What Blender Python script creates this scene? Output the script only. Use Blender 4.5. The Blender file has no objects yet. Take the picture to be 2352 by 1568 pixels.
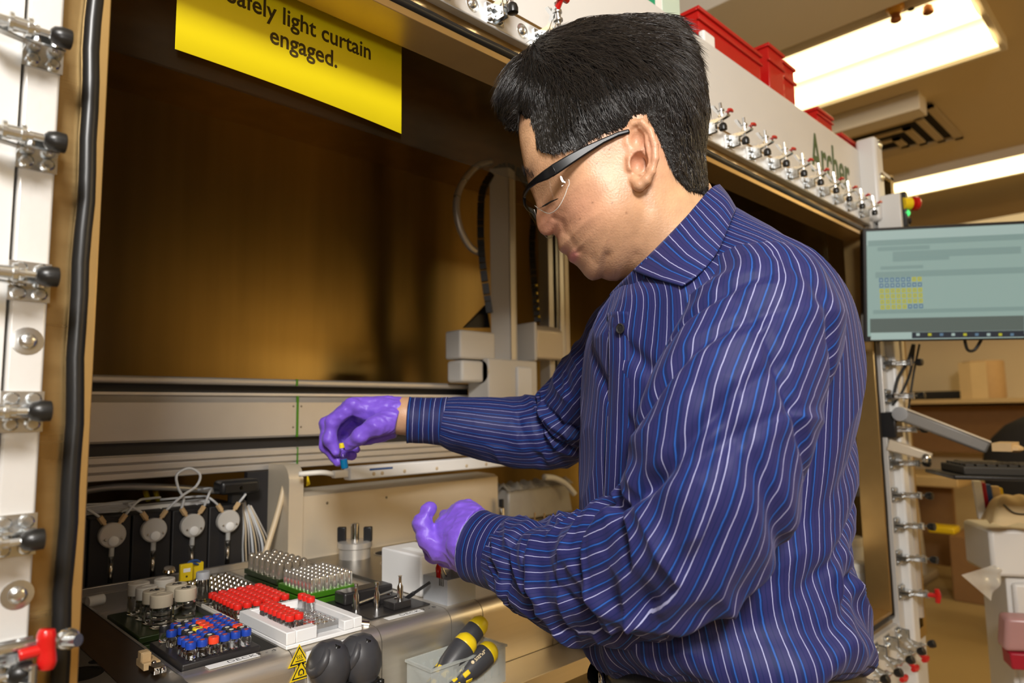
import bpy, bmesh, math, random
import numpy as np
from mathutils import Vector, Matrix
random.seed(7); np.random.seed(7)
S = bpy.context.scene
COL = S.collection
PI = math.pi
# ------------------------------------------------------------------ camera
CAM = np.array([0.0, 0.0, 1.28])
YAW, PITCH, ROLL, FPX = math.radians(45.45), math.radians(5.95), math.radians(-0.82), 1568.0
_f = np.array([math.cos(PITCH)*math.cos(YAW), math.cos(PITCH)*math.sin(YAW), math.sin(PITCH)])
_r = np.array([math.sin(YAW), -math.cos(YAW), 0.0]); _u = np.cross(_r, _f)
_c, _s = math.cos(ROLL), math.sin(ROLL)
CR, CU, CF = _c*_r+_s*_u, -_s*_r+_c*_u, _f
cam_d = bpy.data.cameras.new('camera'); cam = bpy.data.objects.new('camera', cam_d); COL.objects.link(cam)
cam_d.sensor_width = 36.0; cam_d.lens = 36.0*FPX/2352.0; cam_d.clip_start = 0.02
cam.matrix_world = Matrix([[CR[i], CU[i], -CF[i], CAM[i]] for i in range(3)]+[[0, 0, 0, 1]])
S.camera = cam
cam_d.dof.use_dof = True; cam_d.dof.focus_distance = 0.80; cam_d.dof.aperture_fstop = 5.0
# ------------------------------------------------------------------ view, world, lights
S.view_settings.view_transform = 'Standard'; S.view_settings.look = 'None'
S.view_settings.gamma = 1.0; S.view_settings.use_curve_mapping = False
S.view_settings.exposure = 0.0
w = bpy.data.worlds.new('world'); S.world = w; w.use_nodes = True
w.node_tree.nodes['Background'].inputs[0].default_value = (1.0, 0.86, 0.62, 1)
w.node_tree.nodes['Background'].inputs[1].default_value = 0.05
def area(name, loc, target, sx, sy, power, col):
    d = bpy.data.lights.new(name, 'AREA'); d.shape = 'RECTANGLE'; d.size = sx; d.size_y = sy
    d.energy = power; d.color = col
    o = bpy.data.objects.new(name, d); COL.objects.link(o); o.location = loc
    o.rotation_euler = (Vector(target)-Vector(loc)).to_track_quat('-Z', 'Y').to_euler()
    return o
area('studio_softbox', (-0.66, -0.92, 2.42), (0.55, 0.75, 1.25), 0.46, 0.46, 68, (1.0, 0.97, 0.93))
area('notice_fill', (-0.06, -0.14, 1.42), (0.5, 0.8, 1.45), 0.16, 0.10, 1.5, (1.0, 0.96, 0.90))  # added fill lamp just above the camera, brightens the yellow notice
area('bounced_flash', (0.2, -0.6, 2.70), (0.4, 0.3, 1.0), 1.4, 1.4, 2.5, (1.0, 0.93, 0.82))
WARM = (1.0, 0.80, 0.47)
# ------------------------------------------------------------------ picking points of the place from the photograph
def ray(px, py): return CR*((px-1176.0)/FPX)-CU*((py-784.0)/FPX)+CF
def at_y(px, py, Y): d = ray(px, py); return Vector(CAM+d*((Y-CAM[1])/d[1]))
def at_x(px, py, X): d = ray(px, py); return Vector(CAM+d*((X-CAM[0])/d[0]))
def at_z(px, py, Z): d = ray(px, py); return Vector(CAM+d*((Z-CAM[2])/d[2]))
def at_d(px, py, D): return Vector(CAM+ray(px, py)*D)
# ------------------------------------------------------------------ materials
MATS = {}
def mat(name, col, rough=0.5, metal=0.0, var=0.0, vscale=20, bump=0.0, bscale=60, trans=0.0, ior=1.45, alpha=1.0,
        coat=0.0, stretch=(1, 1, 1), emit=None, estr=0.0, sss=0.0, sheen=0.0, spec=None, aniso=0.0, rvar=0.0):
    m = bpy.data.materials.new(name); m.use_nodes = True; MATS[name] = m
    nt = m.node_tree; b = nt.nodes['Principled BSDF']; I = b.inputs
    I['Base Color'].default_value = (*col, 1); I['Roughness'].default_value = rough; I['Metallic'].default_value = metal
    I['Transmission Weight'].default_value = trans; I['IOR'].default_value = ior; I['Alpha'].default_value = alpha
    I['Coat Weight'].default_value = coat; I['Sheen Weight'].default_value = sheen
    if spec is not None: I['Specular IOR Level'].default_value = spec
    if aniso:
        I['Anisotropic'].default_value = aniso; I['Anisotropic Rotation'].default_value = 0.25
        tn = nt.nodes.new('ShaderNodeTangent'); tn.direction_type = 'RADIAL'; tn.axis = 'Z'; nt.links.new(tn.outputs[0], I['Tangent'])
    if sss:
        I['Subsurface Weight'].default_value = sss; I['Subsurface Radius'].default_value = (1.0, 0.35, 0.18); I['Subsurface Scale'].default_value = 0.006
    if emit: I['Emission Color'].default_value = (*emit, 1); I['Emission Strength'].default_value = estr
    if var or bump or rvar:
        tc = nt.nodes.new('ShaderNodeTexCoord'); mp = nt.nodes.new('ShaderNodeMapping'); mp.inputs['Scale'].default_value = stretch
        nt.links.new(tc.outputs['Object'], mp.inputs[0])
        n = nt.nodes.new('ShaderNodeTexNoise'); n.inputs['Scale'].default_value = vscale; n.inputs['Detail'].default_value = 5
        nt.links.new(mp.outputs[0], n.inputs['Vector'])
        if var:
            r = nt.nodes.new('ShaderNodeMix'); r.data_type = 'RGBA'
            r.inputs[6].default_value = (*[max(0, c*(1-var)) for c in col], 1); r.inputs[7].default_value = (*[min(1, c*(1+var)) for c in col], 1)
            nt.links.new(n.outputs['Fac'], r.inputs[0]); nt.links.new(r.outputs[2], I['Base Color'])
        if rvar:
            mr = nt.nodes.new('ShaderNodeMapRange'); mr.inputs[3].default_value = max(0.02, rough-rvar); mr.inputs[4].default_value = rough+rvar
            nt.links.new(n.outputs['Fac'], mr.inputs[0]); nt.links.new(mr.outputs[0], I['Roughness'])
        if bump:
            n2 = nt.nodes.new('ShaderNodeTexNoise'); n2.inputs['Scale'].default_value = bscale; n2.inputs['Detail'].default_value = 4
            nt.links.new(mp.outputs[0], n2.inputs['Vector'])
            bp = nt.nodes.new('ShaderNodeBump'); bp.inputs['Strength'].default_value = bump; bp.inputs['Distance'].default_value = 0.002
            nt.links.new(n2.outputs['Fac'], bp.inputs['Height']); nt.links.new(bp.outputs[0], I['Normal'])
    return m
mat('white_paint', (0.66, 0.655, 0.64), 0.32, 0, 0.03, 8)
mat('plate_alu', (0.62, 0.61, 0.59), 0.38, 0.35, 0.05, 10, 0.05, 200)
mat('steel_brown', (0.36, 0.245, 0.105), 0.30, 0.9, 0.14, 12, 0.05, 120, stretch=(0.3, 1, 6), rvar=0.08)
mat('steel_lip', (0.52, 0.35, 0.14), 0.32, 0.85, 0.08, 30)
mat('inner_wall', (0.34, 0.235, 0.085), 0.30, 0.95, 0.30, 6, 0.03, 40, stretch=(3, 3, 0.15), rvar=0.05, aniso=.85)
mat('tinted', (0.02, 0.016, 0.01), 0.05, 0, spec=0.1, alpha=0.22)
mat('rubber', (0.010, 0.010, 0.010), 0.33, 0, 0.2, 40)
mat('rubber_matte', (0.045, 0.045, 0.050), 0.42, 0, 0.2, 60, 0.08, 90)
mat('zinc', (0.62, 0.64, 0.65), 0.22, 0.95, 0.12, 60)
mat('zinc_dark', (0.30, 0.29, 0.26), 0.30, 0.95, 0.2, 60)
mat('red_plastic', (0.48, 0.009, 0.008), 0.30, 0, 0.05, 30, coat=0.2)
mat('red_cap', (0.72, 0.02, 0.012), 0.38, 0, 0.04, 30)
mat('black_plastic', (0.015, 0.015, 0.016), 0.35, 0, 0.15, 30)
mat('black_tower', (0.016, 0.015, 0.016), 0.5, 0, 0.15, 30)
mat('anodised', (0.56, 0.53, 0.49), 0.36, 0.55, 0.05, 30, 0.03, 300)
mat('anodised_light', (0.70, 0.66, 0.60), 0.34, 0.45, 0.05, 30)
mat('beige_plate', (0.60, 0.52, 0.40), 0.38, 0.35, 0.04, 10)
mat('robot_white', (0.66, 0.63, 0.58), 0.42, 0.0, 0.04, 10)
mat('steel', (0.74, 0.69, 0.61), 0.40, 0.90, 0.06, 8, 0.06, 30, stretch=(1, 1, 30), rvar=0.06)
mat('steel_flat', (0.50, 0.48, 0.45), 0.33, 0.9, 0.08, 12, 0.04, 150)
mat('steel_dark', (0.20, 0.19, 0.17), 0.30, 0.9, 0.2, 20)
mat('chrome', (0.75, 0.74, 0.72), 0.12, 1.0)
mat('glass', (0.95, 0.96, 0.96), 0.02, 0, trans=1.0, ior=1.46)
mat('clear_wall', (0.85, 0.86, 0.86), 0.04, 0.0, alpha=0.30)
mat('blue_cap', (0.012, 0.05, 0.36), 0.38, 0, 0.06, 30)
mat('orange_cap', (0.85, 0.06, 0.02), 0.38)
mat('yellow_cap', (0.75, 0.60, 0.02), 0.38)
mat('black_cap', (0.02, 0.02, 0.022), 0.40)
mat('septum_red', (0.45, 0.06, 0.04), 0.6)
mat('septum_white', (0.75, 0.72, 0.65), 0.6)
mat('bone_cap', (0.66, 0.58, 0.44), 0.5, 0, 0.05, 30)
mat('ivory_cap', (0.78, 0.74, 0.66), 0.5, 0, 0.04, 30)
mat('rack_black', (0.022, 0.020, 0.020), 0.34, 0, 0.15, 20)
mat('rack_green_dark', (0.020, 0.035, 0.008), 0.34, 0.2, 0.15, 20)
mat('rack_green', (0.06, 0.22, 0.012), 0.30, 0.35, 0.1, 20)
mat('ptfe', (0.82, 0.82, 0.82), 0.42, 0, 0.02, 20)
mat('grey_plastic', (0.42, 0.44, 0.47), 0.45, 0, 0.04, 200, 0.04, 300)
mat('grey_insert', (0.40, 0.41, 0.42), 0.34, 0.4, 0.06, 40)
mat('white_label', (0.84, 0.84, 0.83), 0.5)
mat('ink', (0.015, 0.015, 0.018), 0.6)
mat('sign_yellow', (0.95, 0.78, 0.004), 0.55, 0, 0.015, 5)
mat('sign_ink', (0.07, 0.045, 0.005), 0.6)
mat('tube_white', (0.66, 0.68, 0.70), 0.35, 0, alpha=0.85)
mat('peek', (0.60, 0.42, 0.22), 0.42, 0, 0.08, 60)
mat('acrylic', (0.62, 0.60, 0.56), 0.15, 0, alpha=0.85, coat=0.4)
mat('cable_beige', (0.58, 0.46, 0.30), 0.45)
mat('cable_black', (0.015, 0.015, 0.015), 0.45)
mat('blue_cable', (0.03, 0.10, 0.32), 0.45)
mat('yellow_plastic', (0.78, 0.56, 0.01), 0.38, 0, 0.04, 40)
mat('bin_clear', (0.62, 0.66, 0.64), 0.30, 0, alpha=0.42)
mat('bag_plastic', (0.55, 0.53, 0.49), 0.18, 0, 0.12, 30, 0.8, 26, alpha=0.72)
mat('green_letter', (0.05, 0.10, 0.03), 0.5)
# ------------------------------------------------------------------ mesh helpers
def rot_to(v):
    return Vector((0, 0, 1)).rotation_difference(Vector(v).normalized()).to_matrix()
class MB:
    def __init__(s): s.v = []; s.f = []
    def add(s, vs, fs):
        o = len(s.v); s.v += [tuple(p) for p in vs]; s.f += [tuple(i+o for i in q) for q in fs]; return s
    def box(s, a, b):
        x0, x1 = min(a[0], b[0]), max(a[0], b[0]); y0, y1 = min(a[1], b[1]), max(a[1], b[1]); z0, z1 = min(a[2], b[2]), max(a[2], b[2])
        return s.add([(x0, y0, z0), (x1, y0, z0), (x1, y1, z0), (x0, y1, z0), (x0, y0, z1), (x1, y0, z1), (x1, y1, z1), (x0, y1, z1)],
                     [(0, 3, 2, 1), (4, 5, 6, 7), (0, 1, 5, 4), (1, 2, 6, 5), (2, 3, 7, 6), (3, 0, 4, 7)])
    def cbox(s, c, h, R=None):
        R = R or Matrix.Identity(3); c = Vector(c)
        p = [c+R@Vector((sx*h[0], sy*h[1], sz*h[2])) for sz in (-1, 1) for sx, sy in ((-1, -1), (1, -1), (1, 1), (-1, 1))]
        return s.add(p, [(0, 3, 2, 1), (4, 5, 6, 7), (0, 1, 5, 4), (1, 2, 6, 5), (2, 3, 7, 6), (3, 0, 4, 7)])
    def lathe(s, prof, n=16, c=(0, 0, 0), axis=(0, 0, 1), cap=True):
        R = rot_to(axis); c = Vector(c); k = len(prof); vs = []
        for r, z in prof:
            for i in range(n):
                a = 2*PI*i/n; vs.append(c+R@Vector((r*math.cos(a), r*math.sin(a), z)))
        fs = [(j*n+i, j*n+(i+1) % n, (j+1)*n+(i+1) % n, (j+1)*n+i) for j in range(k-1) for i in range(n)]
        if cap: fs += [tuple(range(n-1, -1, -1)), tuple((k-1)*n+i for i in range(n))]
        return s.add(vs, fs)
    def cyl(s, a, b, r, n=16, r2=None):
        a, b = Vector(a), Vector(b); return s.lathe([(r, 0), (r if r2 is None else r2, (b-a).length)], n, a, b-a)
    def sphere(s, c, r, n=12, sc=(1, 1, 1)):
        c = Vector(c); vs = []; m = n//2
        for j in range(m+1):
            t = PI*j/m; t = min(max(t, 0.02), PI-0.02)
            for i in range(n):
                a = 2*PI*i/n; vs.append((c.x+sc[0]*r*math.sin(t)*math.cos(a), c.y+sc[1]*r*math.sin(t)*math.sin(a), c.z-sc[2]*r*math.cos(t)))
        fs = [(j*n+i, j*n+(i+1) % n, (j+1)*n+(i+1) % n, (j+1)*n+i) for j in range(m) for i in range(n)]
        fs += [tuple(range(n-1, -1, -1)), tuple(m*n+i for i in range(n))]
        return s.add(vs, fs)
    def tube(s, pts, r, n=8, smooth=6):
        pts = [Vector(p) for p in pts]
        if smooth and len(pts) > 2: pts = catmull(pts, smooth)
        rs = r if isinstance(r, (list, tuple)) else [r]*len(pts)
        if len(rs) != len(pts): rs = list(np.interp(np.linspace(0, 1, len(pts)), np.linspace(0, 1, len(rs)), rs))
        t0 = (pts[1]-pts[0]).normalized(); nrm = t0.orthogonal().normalized(); vs = []; prev = t0
        for i, p in enumerate(pts):
            t = (pts[min(i+1, len(pts)-1)]-pts[max(i-1, 0)]).normalized()
            nrm = prev.rotation_difference(t)@nrm; prev = t; b = t.cross(nrm)
            for k in range(n):
                a = 2*PI*k/n; vs.append(p+(nrm*math.cos(a)+b*math.sin(a))*rs[i])
        k = len(pts)
        fs = [(j*n+i, j*n+(i+1) % n, (j+1)*n+(i+1) % n, (j+1)*n+i) for j in range(k-1) for i in range(n)]
        fs += [tuple(range(n-1, -1, -1)), tuple((k-1)*n+i for i in range(n))]
        return s.add(vs, fs)
    def prism(s, poly, d):            # poly: 3D points, d: extrusion vector
        n = len(poly); poly = [Vector(p) for p in poly]; d = Vector(d)
        vs = poly+[p+d for p in poly]
        return s.add(vs, [tuple(range(n-1, -1, -1)), tuple(range(n, 2*n))]+[(i, (i+1) % n, n+(i+1) % n, n+i) for i in range(n)])
    def build(s, name, m, parent=None, bevel=0.0, smooth=False, seg=2, loc=None):
        me = bpy.data.meshes.new(name); me.from_pydata([tuple(p) for p in s.v], [], s.f); me.update()
        return link(name, me, m, parent, bevel, smooth, seg, loc)
def link(name, me, m, parent=None, bevel=0.0, smooth=False, seg=2, loc=None):
    bm = bmesh.new(); bm.from_mesh(me); bmesh.ops.recalc_face_normals(bm, faces=bm.faces); bm.to_mesh(me); bm.free()
    me.materials.append(MATS[m] if isinstance(m, str) else m)
    if smooth: me.shade_smooth()
    o = bpy.data.objects.new(name, me); COL.objects.link(o)
    if loc is not None: o.location = loc
    if parent: o.parent = parent
    if smooth == 'auto':
        try: me.set_sharp_from_angle(angle=math.radians(38))
        except Exception: pass
    if bevel:
        b = o.modifiers.new('bevel', 'BEVEL'); b.width = bevel; b.segments = seg; b.limit_method = 'ANGLE'; b.angle_limit = math.radians(40)
        me.shade_smooth()
        try: me.set_sharp_from_angle(angle=math.radians(38))
        except Exception: pass
    return o
def catmull(P, k):
    out = []; n = len(P)
    for i in range(n-1):
        p0, p1, p2, p3 = P[max(i-1, 0)], P[i], P[i+1], P[min(i+2, n-1)]
        for j in range(k):
            t = j/k; out.append(0.5*((2*p1)+(p2-p0)*t+(2*p0-5*p1+4*p2-p3)*t*t+(3*p1-p0-3*p2+p3)*t**3))
    out.append(P[-1]); return out
def tag(o, label=None, cat=None, group=None, kind=None):
    if label: o['label'] = label
    if cat: o['category'] = cat
    if group: o['group'] = group
    if kind: o['kind'] = kind
    return o
def thing(name, label, cat, loc=(0, 0, 0), group=None, rz=0):
    o = bpy.data.objects.new(name, None); COL.objects.link(o); o.location = loc; o.rotation_euler = (0, 0, rz); o.empty_display_size = 0.05
    return tag(o, label, cat, group)
def copy_tree(o, parent=None, loc=None):
    c = o.copy(); COL.objects.link(c)
    if parent is not None: c.parent = parent
    if loc is not None: c.location = loc
    for ch in list(o.children): copy_tree(ch, c)
    return c
def text_mesh(name, txt, size, M, m, parent=None, extrude=0.0004, offset=0.0, align='LEFT', sx=1.0):
    cu = bpy.data.curves.new(name, 'FONT'); cu.body = txt; cu.size = size; cu.extrude = extrude; cu.offset = offset; cu.align_x = align
    cu.resolution_u = 3
    o = bpy.data.objects.new(name, cu); COL.objects.link(o)
    dg = bpy.context.evaluated_depsgraph_get(); me = bpy.data.meshes.new_from_object(o.evaluated_get(dg))
    bpy.data.objects.remove(o)
    me.transform(M@Matrix.Diagonal((sx, 1, 1, 1)))
    me.materials.clear(); me.materials.append(MATS[m]); me.name = name
    t = bpy.data.objects.new(name, me); COL.objects.link(t)
    if parent: t.parent = parent
    return t
def frame(o, x, y):                     # matrix whose local X and Y run along x and y, origin o
    x = Vector(x).normalized(); y = Vector(y); z = x.cross(y).normalized(); y = z.cross(x)
    return Matrix([[x[i], y[i], z[i], o[i]] for i in range(3)]+[[0, 0, 0, 1]])
ORD = ('first', 'second', 'third', 'fourth', 'fifth', 'sixth', 'seventh', 'eighth', 'ninth')
def where(j, i): return ', '+ORD[j]+' row from front, '+ORD[i]+' from left'
# ================================================================== the room
mat('floor_tan', (0.40, 0.29, 0.135), 0.45, 0, 0.06, 3)
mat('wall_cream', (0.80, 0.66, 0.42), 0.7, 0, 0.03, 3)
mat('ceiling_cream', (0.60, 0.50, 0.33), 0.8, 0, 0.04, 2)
mat('ceiling_edge', (0.66, 0.60, 0.50), 0.7)
mat('vent_metal', (0.50, 0.41, 0.26), 0.5, 0.2)
def diffuser_mat():
    m = mat('lamp_diffuser', (0.9, 0.85, 0.7), 0.5, emit=(1.0, 0.78, 0.40), estr=1.0); nt = m.node_tree; b = nt.nodes['Principled BSDF']
    tc = nt.nodes.new('ShaderNodeTexCoord'); sp = nt.nodes.new('ShaderNodeSeparateXYZ'); nt.links.new(tc.outputs['Generated'], sp.inputs[0])
    wv = nt.nodes.new('ShaderNodeMath'); wv.operation = 'MULTIPLY'; wv.inputs[1].default_value = 2*PI; nt.links.new(sp.outputs[0], wv.inputs[0])
    sn = nt.nodes.new('ShaderNodeMath'); sn.operation = 'SINE'; nt.links.new(wv.outputs[0], sn.inputs[0])
    ab = nt.nodes.new('ShaderNodeMath'); ab.operation = 'ABSOLUTE'; nt.links.new(sn.outputs[0], ab.inputs[0])
    ma = nt.nodes.new('ShaderNodeMath'); ma.operation = 'MULTIPLY_ADD'; ma.inputs[1].default_value = 4.2; ma.inputs[2].default_value = 1.15; nt.links.new(ab.outputs[0], ma.inputs[0])
    nt.links.new(ma.outputs[0], b.inputs['Emission Strength'])
diffuser_mat()
mat('dark_gap', (0.015, 0.012, 0.008), 0.8)
o = MB().box((-2.5, -2.6, -0.05), (6.6, 4.2, 0)).build('floor', 'floor_tan'); tag(o, 'tan resilient lab floor', kind='structure')
CZ = 2.75
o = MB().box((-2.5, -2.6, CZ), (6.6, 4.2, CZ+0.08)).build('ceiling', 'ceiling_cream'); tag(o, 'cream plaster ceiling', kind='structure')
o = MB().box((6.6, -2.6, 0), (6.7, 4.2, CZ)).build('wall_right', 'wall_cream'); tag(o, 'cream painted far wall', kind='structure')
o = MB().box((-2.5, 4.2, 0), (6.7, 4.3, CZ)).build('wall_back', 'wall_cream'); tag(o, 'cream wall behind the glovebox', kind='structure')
o = MB().box((-2.5, -2.7, 0), (6.7, -2.6, CZ)).build('wall_front', 'wall_cream'); tag(o, 'cream wall behind the camera', kind='structure')
o = MB().box((-2.6, -2.7, 0), (-2.5, 4.3, CZ)).build('wall_left', 'wall_cream'); tag(o, 'cream wall at the left end', kind='structure')
# ceiling soffits: long shallow boxes running across the room
o = MB().box((2.05, -2.6, CZ-0.10), (2.50, 4.2, CZ)).build('trim_1', 'ceiling_edge', bevel=0.004); tag(o, 'shallow ceiling beam', kind='structure')
o = MB().box((3.50, .83, CZ-0.09), (3.62, 4.2, CZ)).build('trim_2', 'ceiling_edge', bevel=0.004); tag(o, 'ceiling beam beyond the lamp', kind='structure')
o = MB().box((5.35, -2.6, CZ-0.34), (5.85, 4.2, CZ-0.24)).build('trim_3', 'ceiling_edge', bevel=0.004); tag(o, 'pipe soffit under the far ceiling', kind='structure')
def ceiling_lamp(x0, x1, y0, y1, label, power):
    t = thing('ceiling_lamp', label, 'lamp', ((x0+x1)/2, (y0+y1)/2, CZ)); hx, hy = (x1-x0)/2, (y1-y0)/2
    MB().box((-hx-.02, -hy-.02, -.05), (hx+.02, -hy, 0)).box((-hx-.02, hy, -.05), (hx+.02, hy+.02, 0)).box((-hx-.02, -hy, -.05), (-hx, hy, 0)).box((hx, -hy, -.05), (hx+.02, hy, 0)).build('frame', 'ceiling_edge', t)
    m = MB()
    for i in range(9):
        a0, a1 = -hx+2*hx*i/8, 0
    n = 14; vs = []; 
    for i in range(n+1):
        x = -hx+2*hx*i/n; z = -.035-.030*abs(math.sin(2*PI*i/n))
        vs += [(x, -hy, z), (x, hy, z)]
    m.add(vs, [(2*i, 2*i+1, 2*i+3, 2*i+2) for i in range(n)])
    m.build('diffuser', 'lamp_diffuser', t, smooth=True)
    if not power: return t
    d = bpy.data.lights.new('ceiling_lamp_glow', 'AREA'); d.shape = 'RECTANGLE'; d.size = 2*hx; d.size_y = 2*hy; d.energy = power; d.color = WARM
    lo = bpy.data.objects.new('ceiling_lamp_glow', d); COL.objects.link(lo); lo.parent = t; lo.location = (0, 0, -.09)
    return t
ceiling_lamp(2.66, 3.24, 0.47, 1.62, 'large bright ceiling lamp panel above the red bins', 0)
ceiling_lamp(4.72, 5.10, -0.6, 1.62, 'long far ceiling lamp above the monitor', 0)
ceiling_lamp(2.70, 3.40, -2.50, -1.90, 'ceiling lamp panel behind the camera near the front wall', 25)  # added lamp out of view: warms the front wall mirrored in the back panel
ceiling_lamp(4.3, 4.9, -2.0, -0.8, 'ceiling lamp panel over the far right aisle', 22)
# air vent
t = thing('air_vent', 'square louvred air vent in ceiling beside far lamp', 'vent', (3.98, 1.12, CZ))
for k in range(4):
    h = .30-.07*k; z = -.012-.014*k
    MB().box((-h, -h, z-.01), (h, -h+.035, z)).box((-h, h-.035, z-.01), (h, h, z)).box((-h, -h, z-.01), (-h+.035, h, z)).box((h-.035, -h, z-.01), (h, h, z)).build('louvre_frame', 'vent_metal', t)
MB().box((-.26, -.26, -.006), (.26, .26, -.002)).build('dark_opening', 'dark_gap', t)
# ================================================================== the glovebox
FY = 0.65                                   # plane of its window frame
X0, X1 = 0.145, 2.000                       # window opening
Z0, Z1 = 0.750, 1.750
GBX = thing('glovebox', 'large steel glovebox with open front window lined by black gasket', 'glovebox', (1.07, 1.1, 0))
def gb(mb, name, m, **k):
    o = mb.build(name, m, None, **k); o.parent = GBX; o.matrix_parent_inverse = Matrix.Translation((-1.07, -1.1, 0)); return o
gb(MB().box((-.05, 1.62, .60), (2.35, 1.65, 2.02)), 'back_panel', 'inner_wall')
gb(MB().box((-.08, .655, .60), (-.05, 1.65, 2.02)), 'side_panel', 'inner_wall')
gb(MB().box((2.35, .655, .60), (2.38, 1.65, 2.02)), 'side_panel', 'inner_wall')
gb(MB().box((-.05, .655, .60), (2.35, 1.62, .63)), 'bottom_panel', 'inner_wall')
gb(MB().box((-.08, .655, 2.003), (2.38, 1.65, 2.013)), 'top_panel', 'white_paint')
gb(MB().box((-.05, .66, 1.997), (2.35, 1.62, 2.002)), 'ceiling_liner', 'inner_wall')
# stainless front flange around the opening
def ring(a, b, y0, y1):
    (x0, z0, x1, z1), (u0, w0, u1, w1) = a, b
    return MB().box((x0, y0, z0), (u0, y1, z1)).box((u1, y0, z0), (x1, y1, z1)).box((u0, y0, z0), (u1, y1, w0)).box((u0, y0, w1), (u1, y1, z1))
gb(ring((.02, .66, 2.12, 1.84), (.141, Z0-.004, 2.004, 1.756), .640, .652), 'window_flange', 'steel_brown')
gb(ring((.137, Z0-.008, 2.008, 1.760), (X0, Z0, X1, Z1), .630, .690), 'window_lip', 'steel_lip', bevel=.001)
g = MB(); R = .0068; a, b, c, d = .1335, Z0-.0145, 2.0115, 1.7665
for p, q in (((a, .633, b), (a, .633, d)), ((c, .633, b), (c, .633, d)), ((a, .633, b), (c, .633, b)), ((a, .633, d), (c, .633, d))):
    P = []; 
    for i in range(41):
        t = i/40; v = Vector(p).lerp(Vector(q), t)
        wob = .0008*math.sin(9*t*PI)+.0006*math.sin(23*t*PI+1)
        if p[0] == q[0]: v.x += wob
        else: v.z += wob
        P.append(v)
    g.tube(P, R, 12, 0)
gb(g, 'window_gasket', 'rubber', smooth=True)
# raised clamp bars on the flange
gb(MB().box((.0865, .622, .60), (.110, .642, 1.83)), 'clamp_bar', 'plate_alu', bevel=.002)
gb(MB().box((2.035, .622, .66), (2.075, .642, 1.80)), 'clamp_bar', 'plate_alu', bevel=.002)
gb(MB().box((.110, .626, 1.790), (2.035, .642, 1.824)), 'clamp_bar', 'plate_alu', bevel=.002)
gb(MB().box((.110, .626, .672), (2.035, .642, .712)), 'clamp_bar', 'plate_alu', bevel=.002)
# painted outer skin: left corner post, header, bottom apron
pp = MB()
for i in range(9):
    a0 = i/8*PI/2
prof = [(-.16, .66)]+[(-.10-.06*math.cos(k/8*PI/2)+.0, .60+.06-.06*math.sin(k/8*PI/2)-.02) for k in range(9)]+[(.0845, .580+.045), (.0845, .66)]
pp.prism([(x, y, .02) for x, y in prof], (0, 0, 2.0))
gb(pp, 'corner_post', 'white_paint', smooth='auto')
gb(MB().box((.0, .645, 1.822), (2.10, .655, 2.013)), 'header_panel', 'white_paint', bevel=.002)
gb(MB().box((.0, .645, .10), (2.12, .655, .672)), 'front_apron', 'white_paint', bevel=.002)
gb(MB().box((2.075, .60, .05), (2.125, .70, 1.80)), 'corner_post', 'white_paint', bevel=.006)
gb(MB().box((2.04, .60, 1.80), (2.10, .655, 2.045)), 'end_bracket', 'white_paint', bevel=.010, seg=4)
for z in (2.025, 1.93): gb(MB().lathe([(.013, 0), (.013, .003), (.006, .007)], 16, (2.072, .600, z), (0, -1, 0)), 'bracket_bolt', 'zinc', smooth='auto')
gb(MB().box((-.08, .66, .02), (2.38, 1.65, .60)), 'base_cabinet', 'white_paint')
txt = text_mesh('lettering', 'Archer', .150, frame(Vector((1.690, .6440, 1.868)), (1, 0, 0), (0, 0, 1)), 'green_letter', None, .0006, .001, sx=.60)
txt.parent = GBX; txt.matrix_parent_inverse = Matrix.Translation((-1.07, -1.1, 0))
# countersunk flange screws
def screw_mesh():
    m = MB().lathe([(.0105, 0), (.0105, .0006), (.0085, .0009)], 20, (0, 0, 0), (0, -1, 0))
    m.lathe([(.0060, .0009), (.0060, .0028), (.0045, .0042), (.0018, .0046)], 16, (0, 0, 0), (0, -1, 0)); return m
sc0 = None
for p in ((.0985, .622, 1.339), (.1015, .622, 1.153), (.0985, .622, 1.60+.13), (.553, .626, 1.807), (.645, .626, 1.807), (.745, .626, 1.807)):
    if sc0 is None: sc0 = gb(screw_mesh(), 'flange_screw', 'zinc', smooth='auto'); o = sc0
    else: o = sc0.copy(); COL.objects.link(o)
    o.location = p
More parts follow.
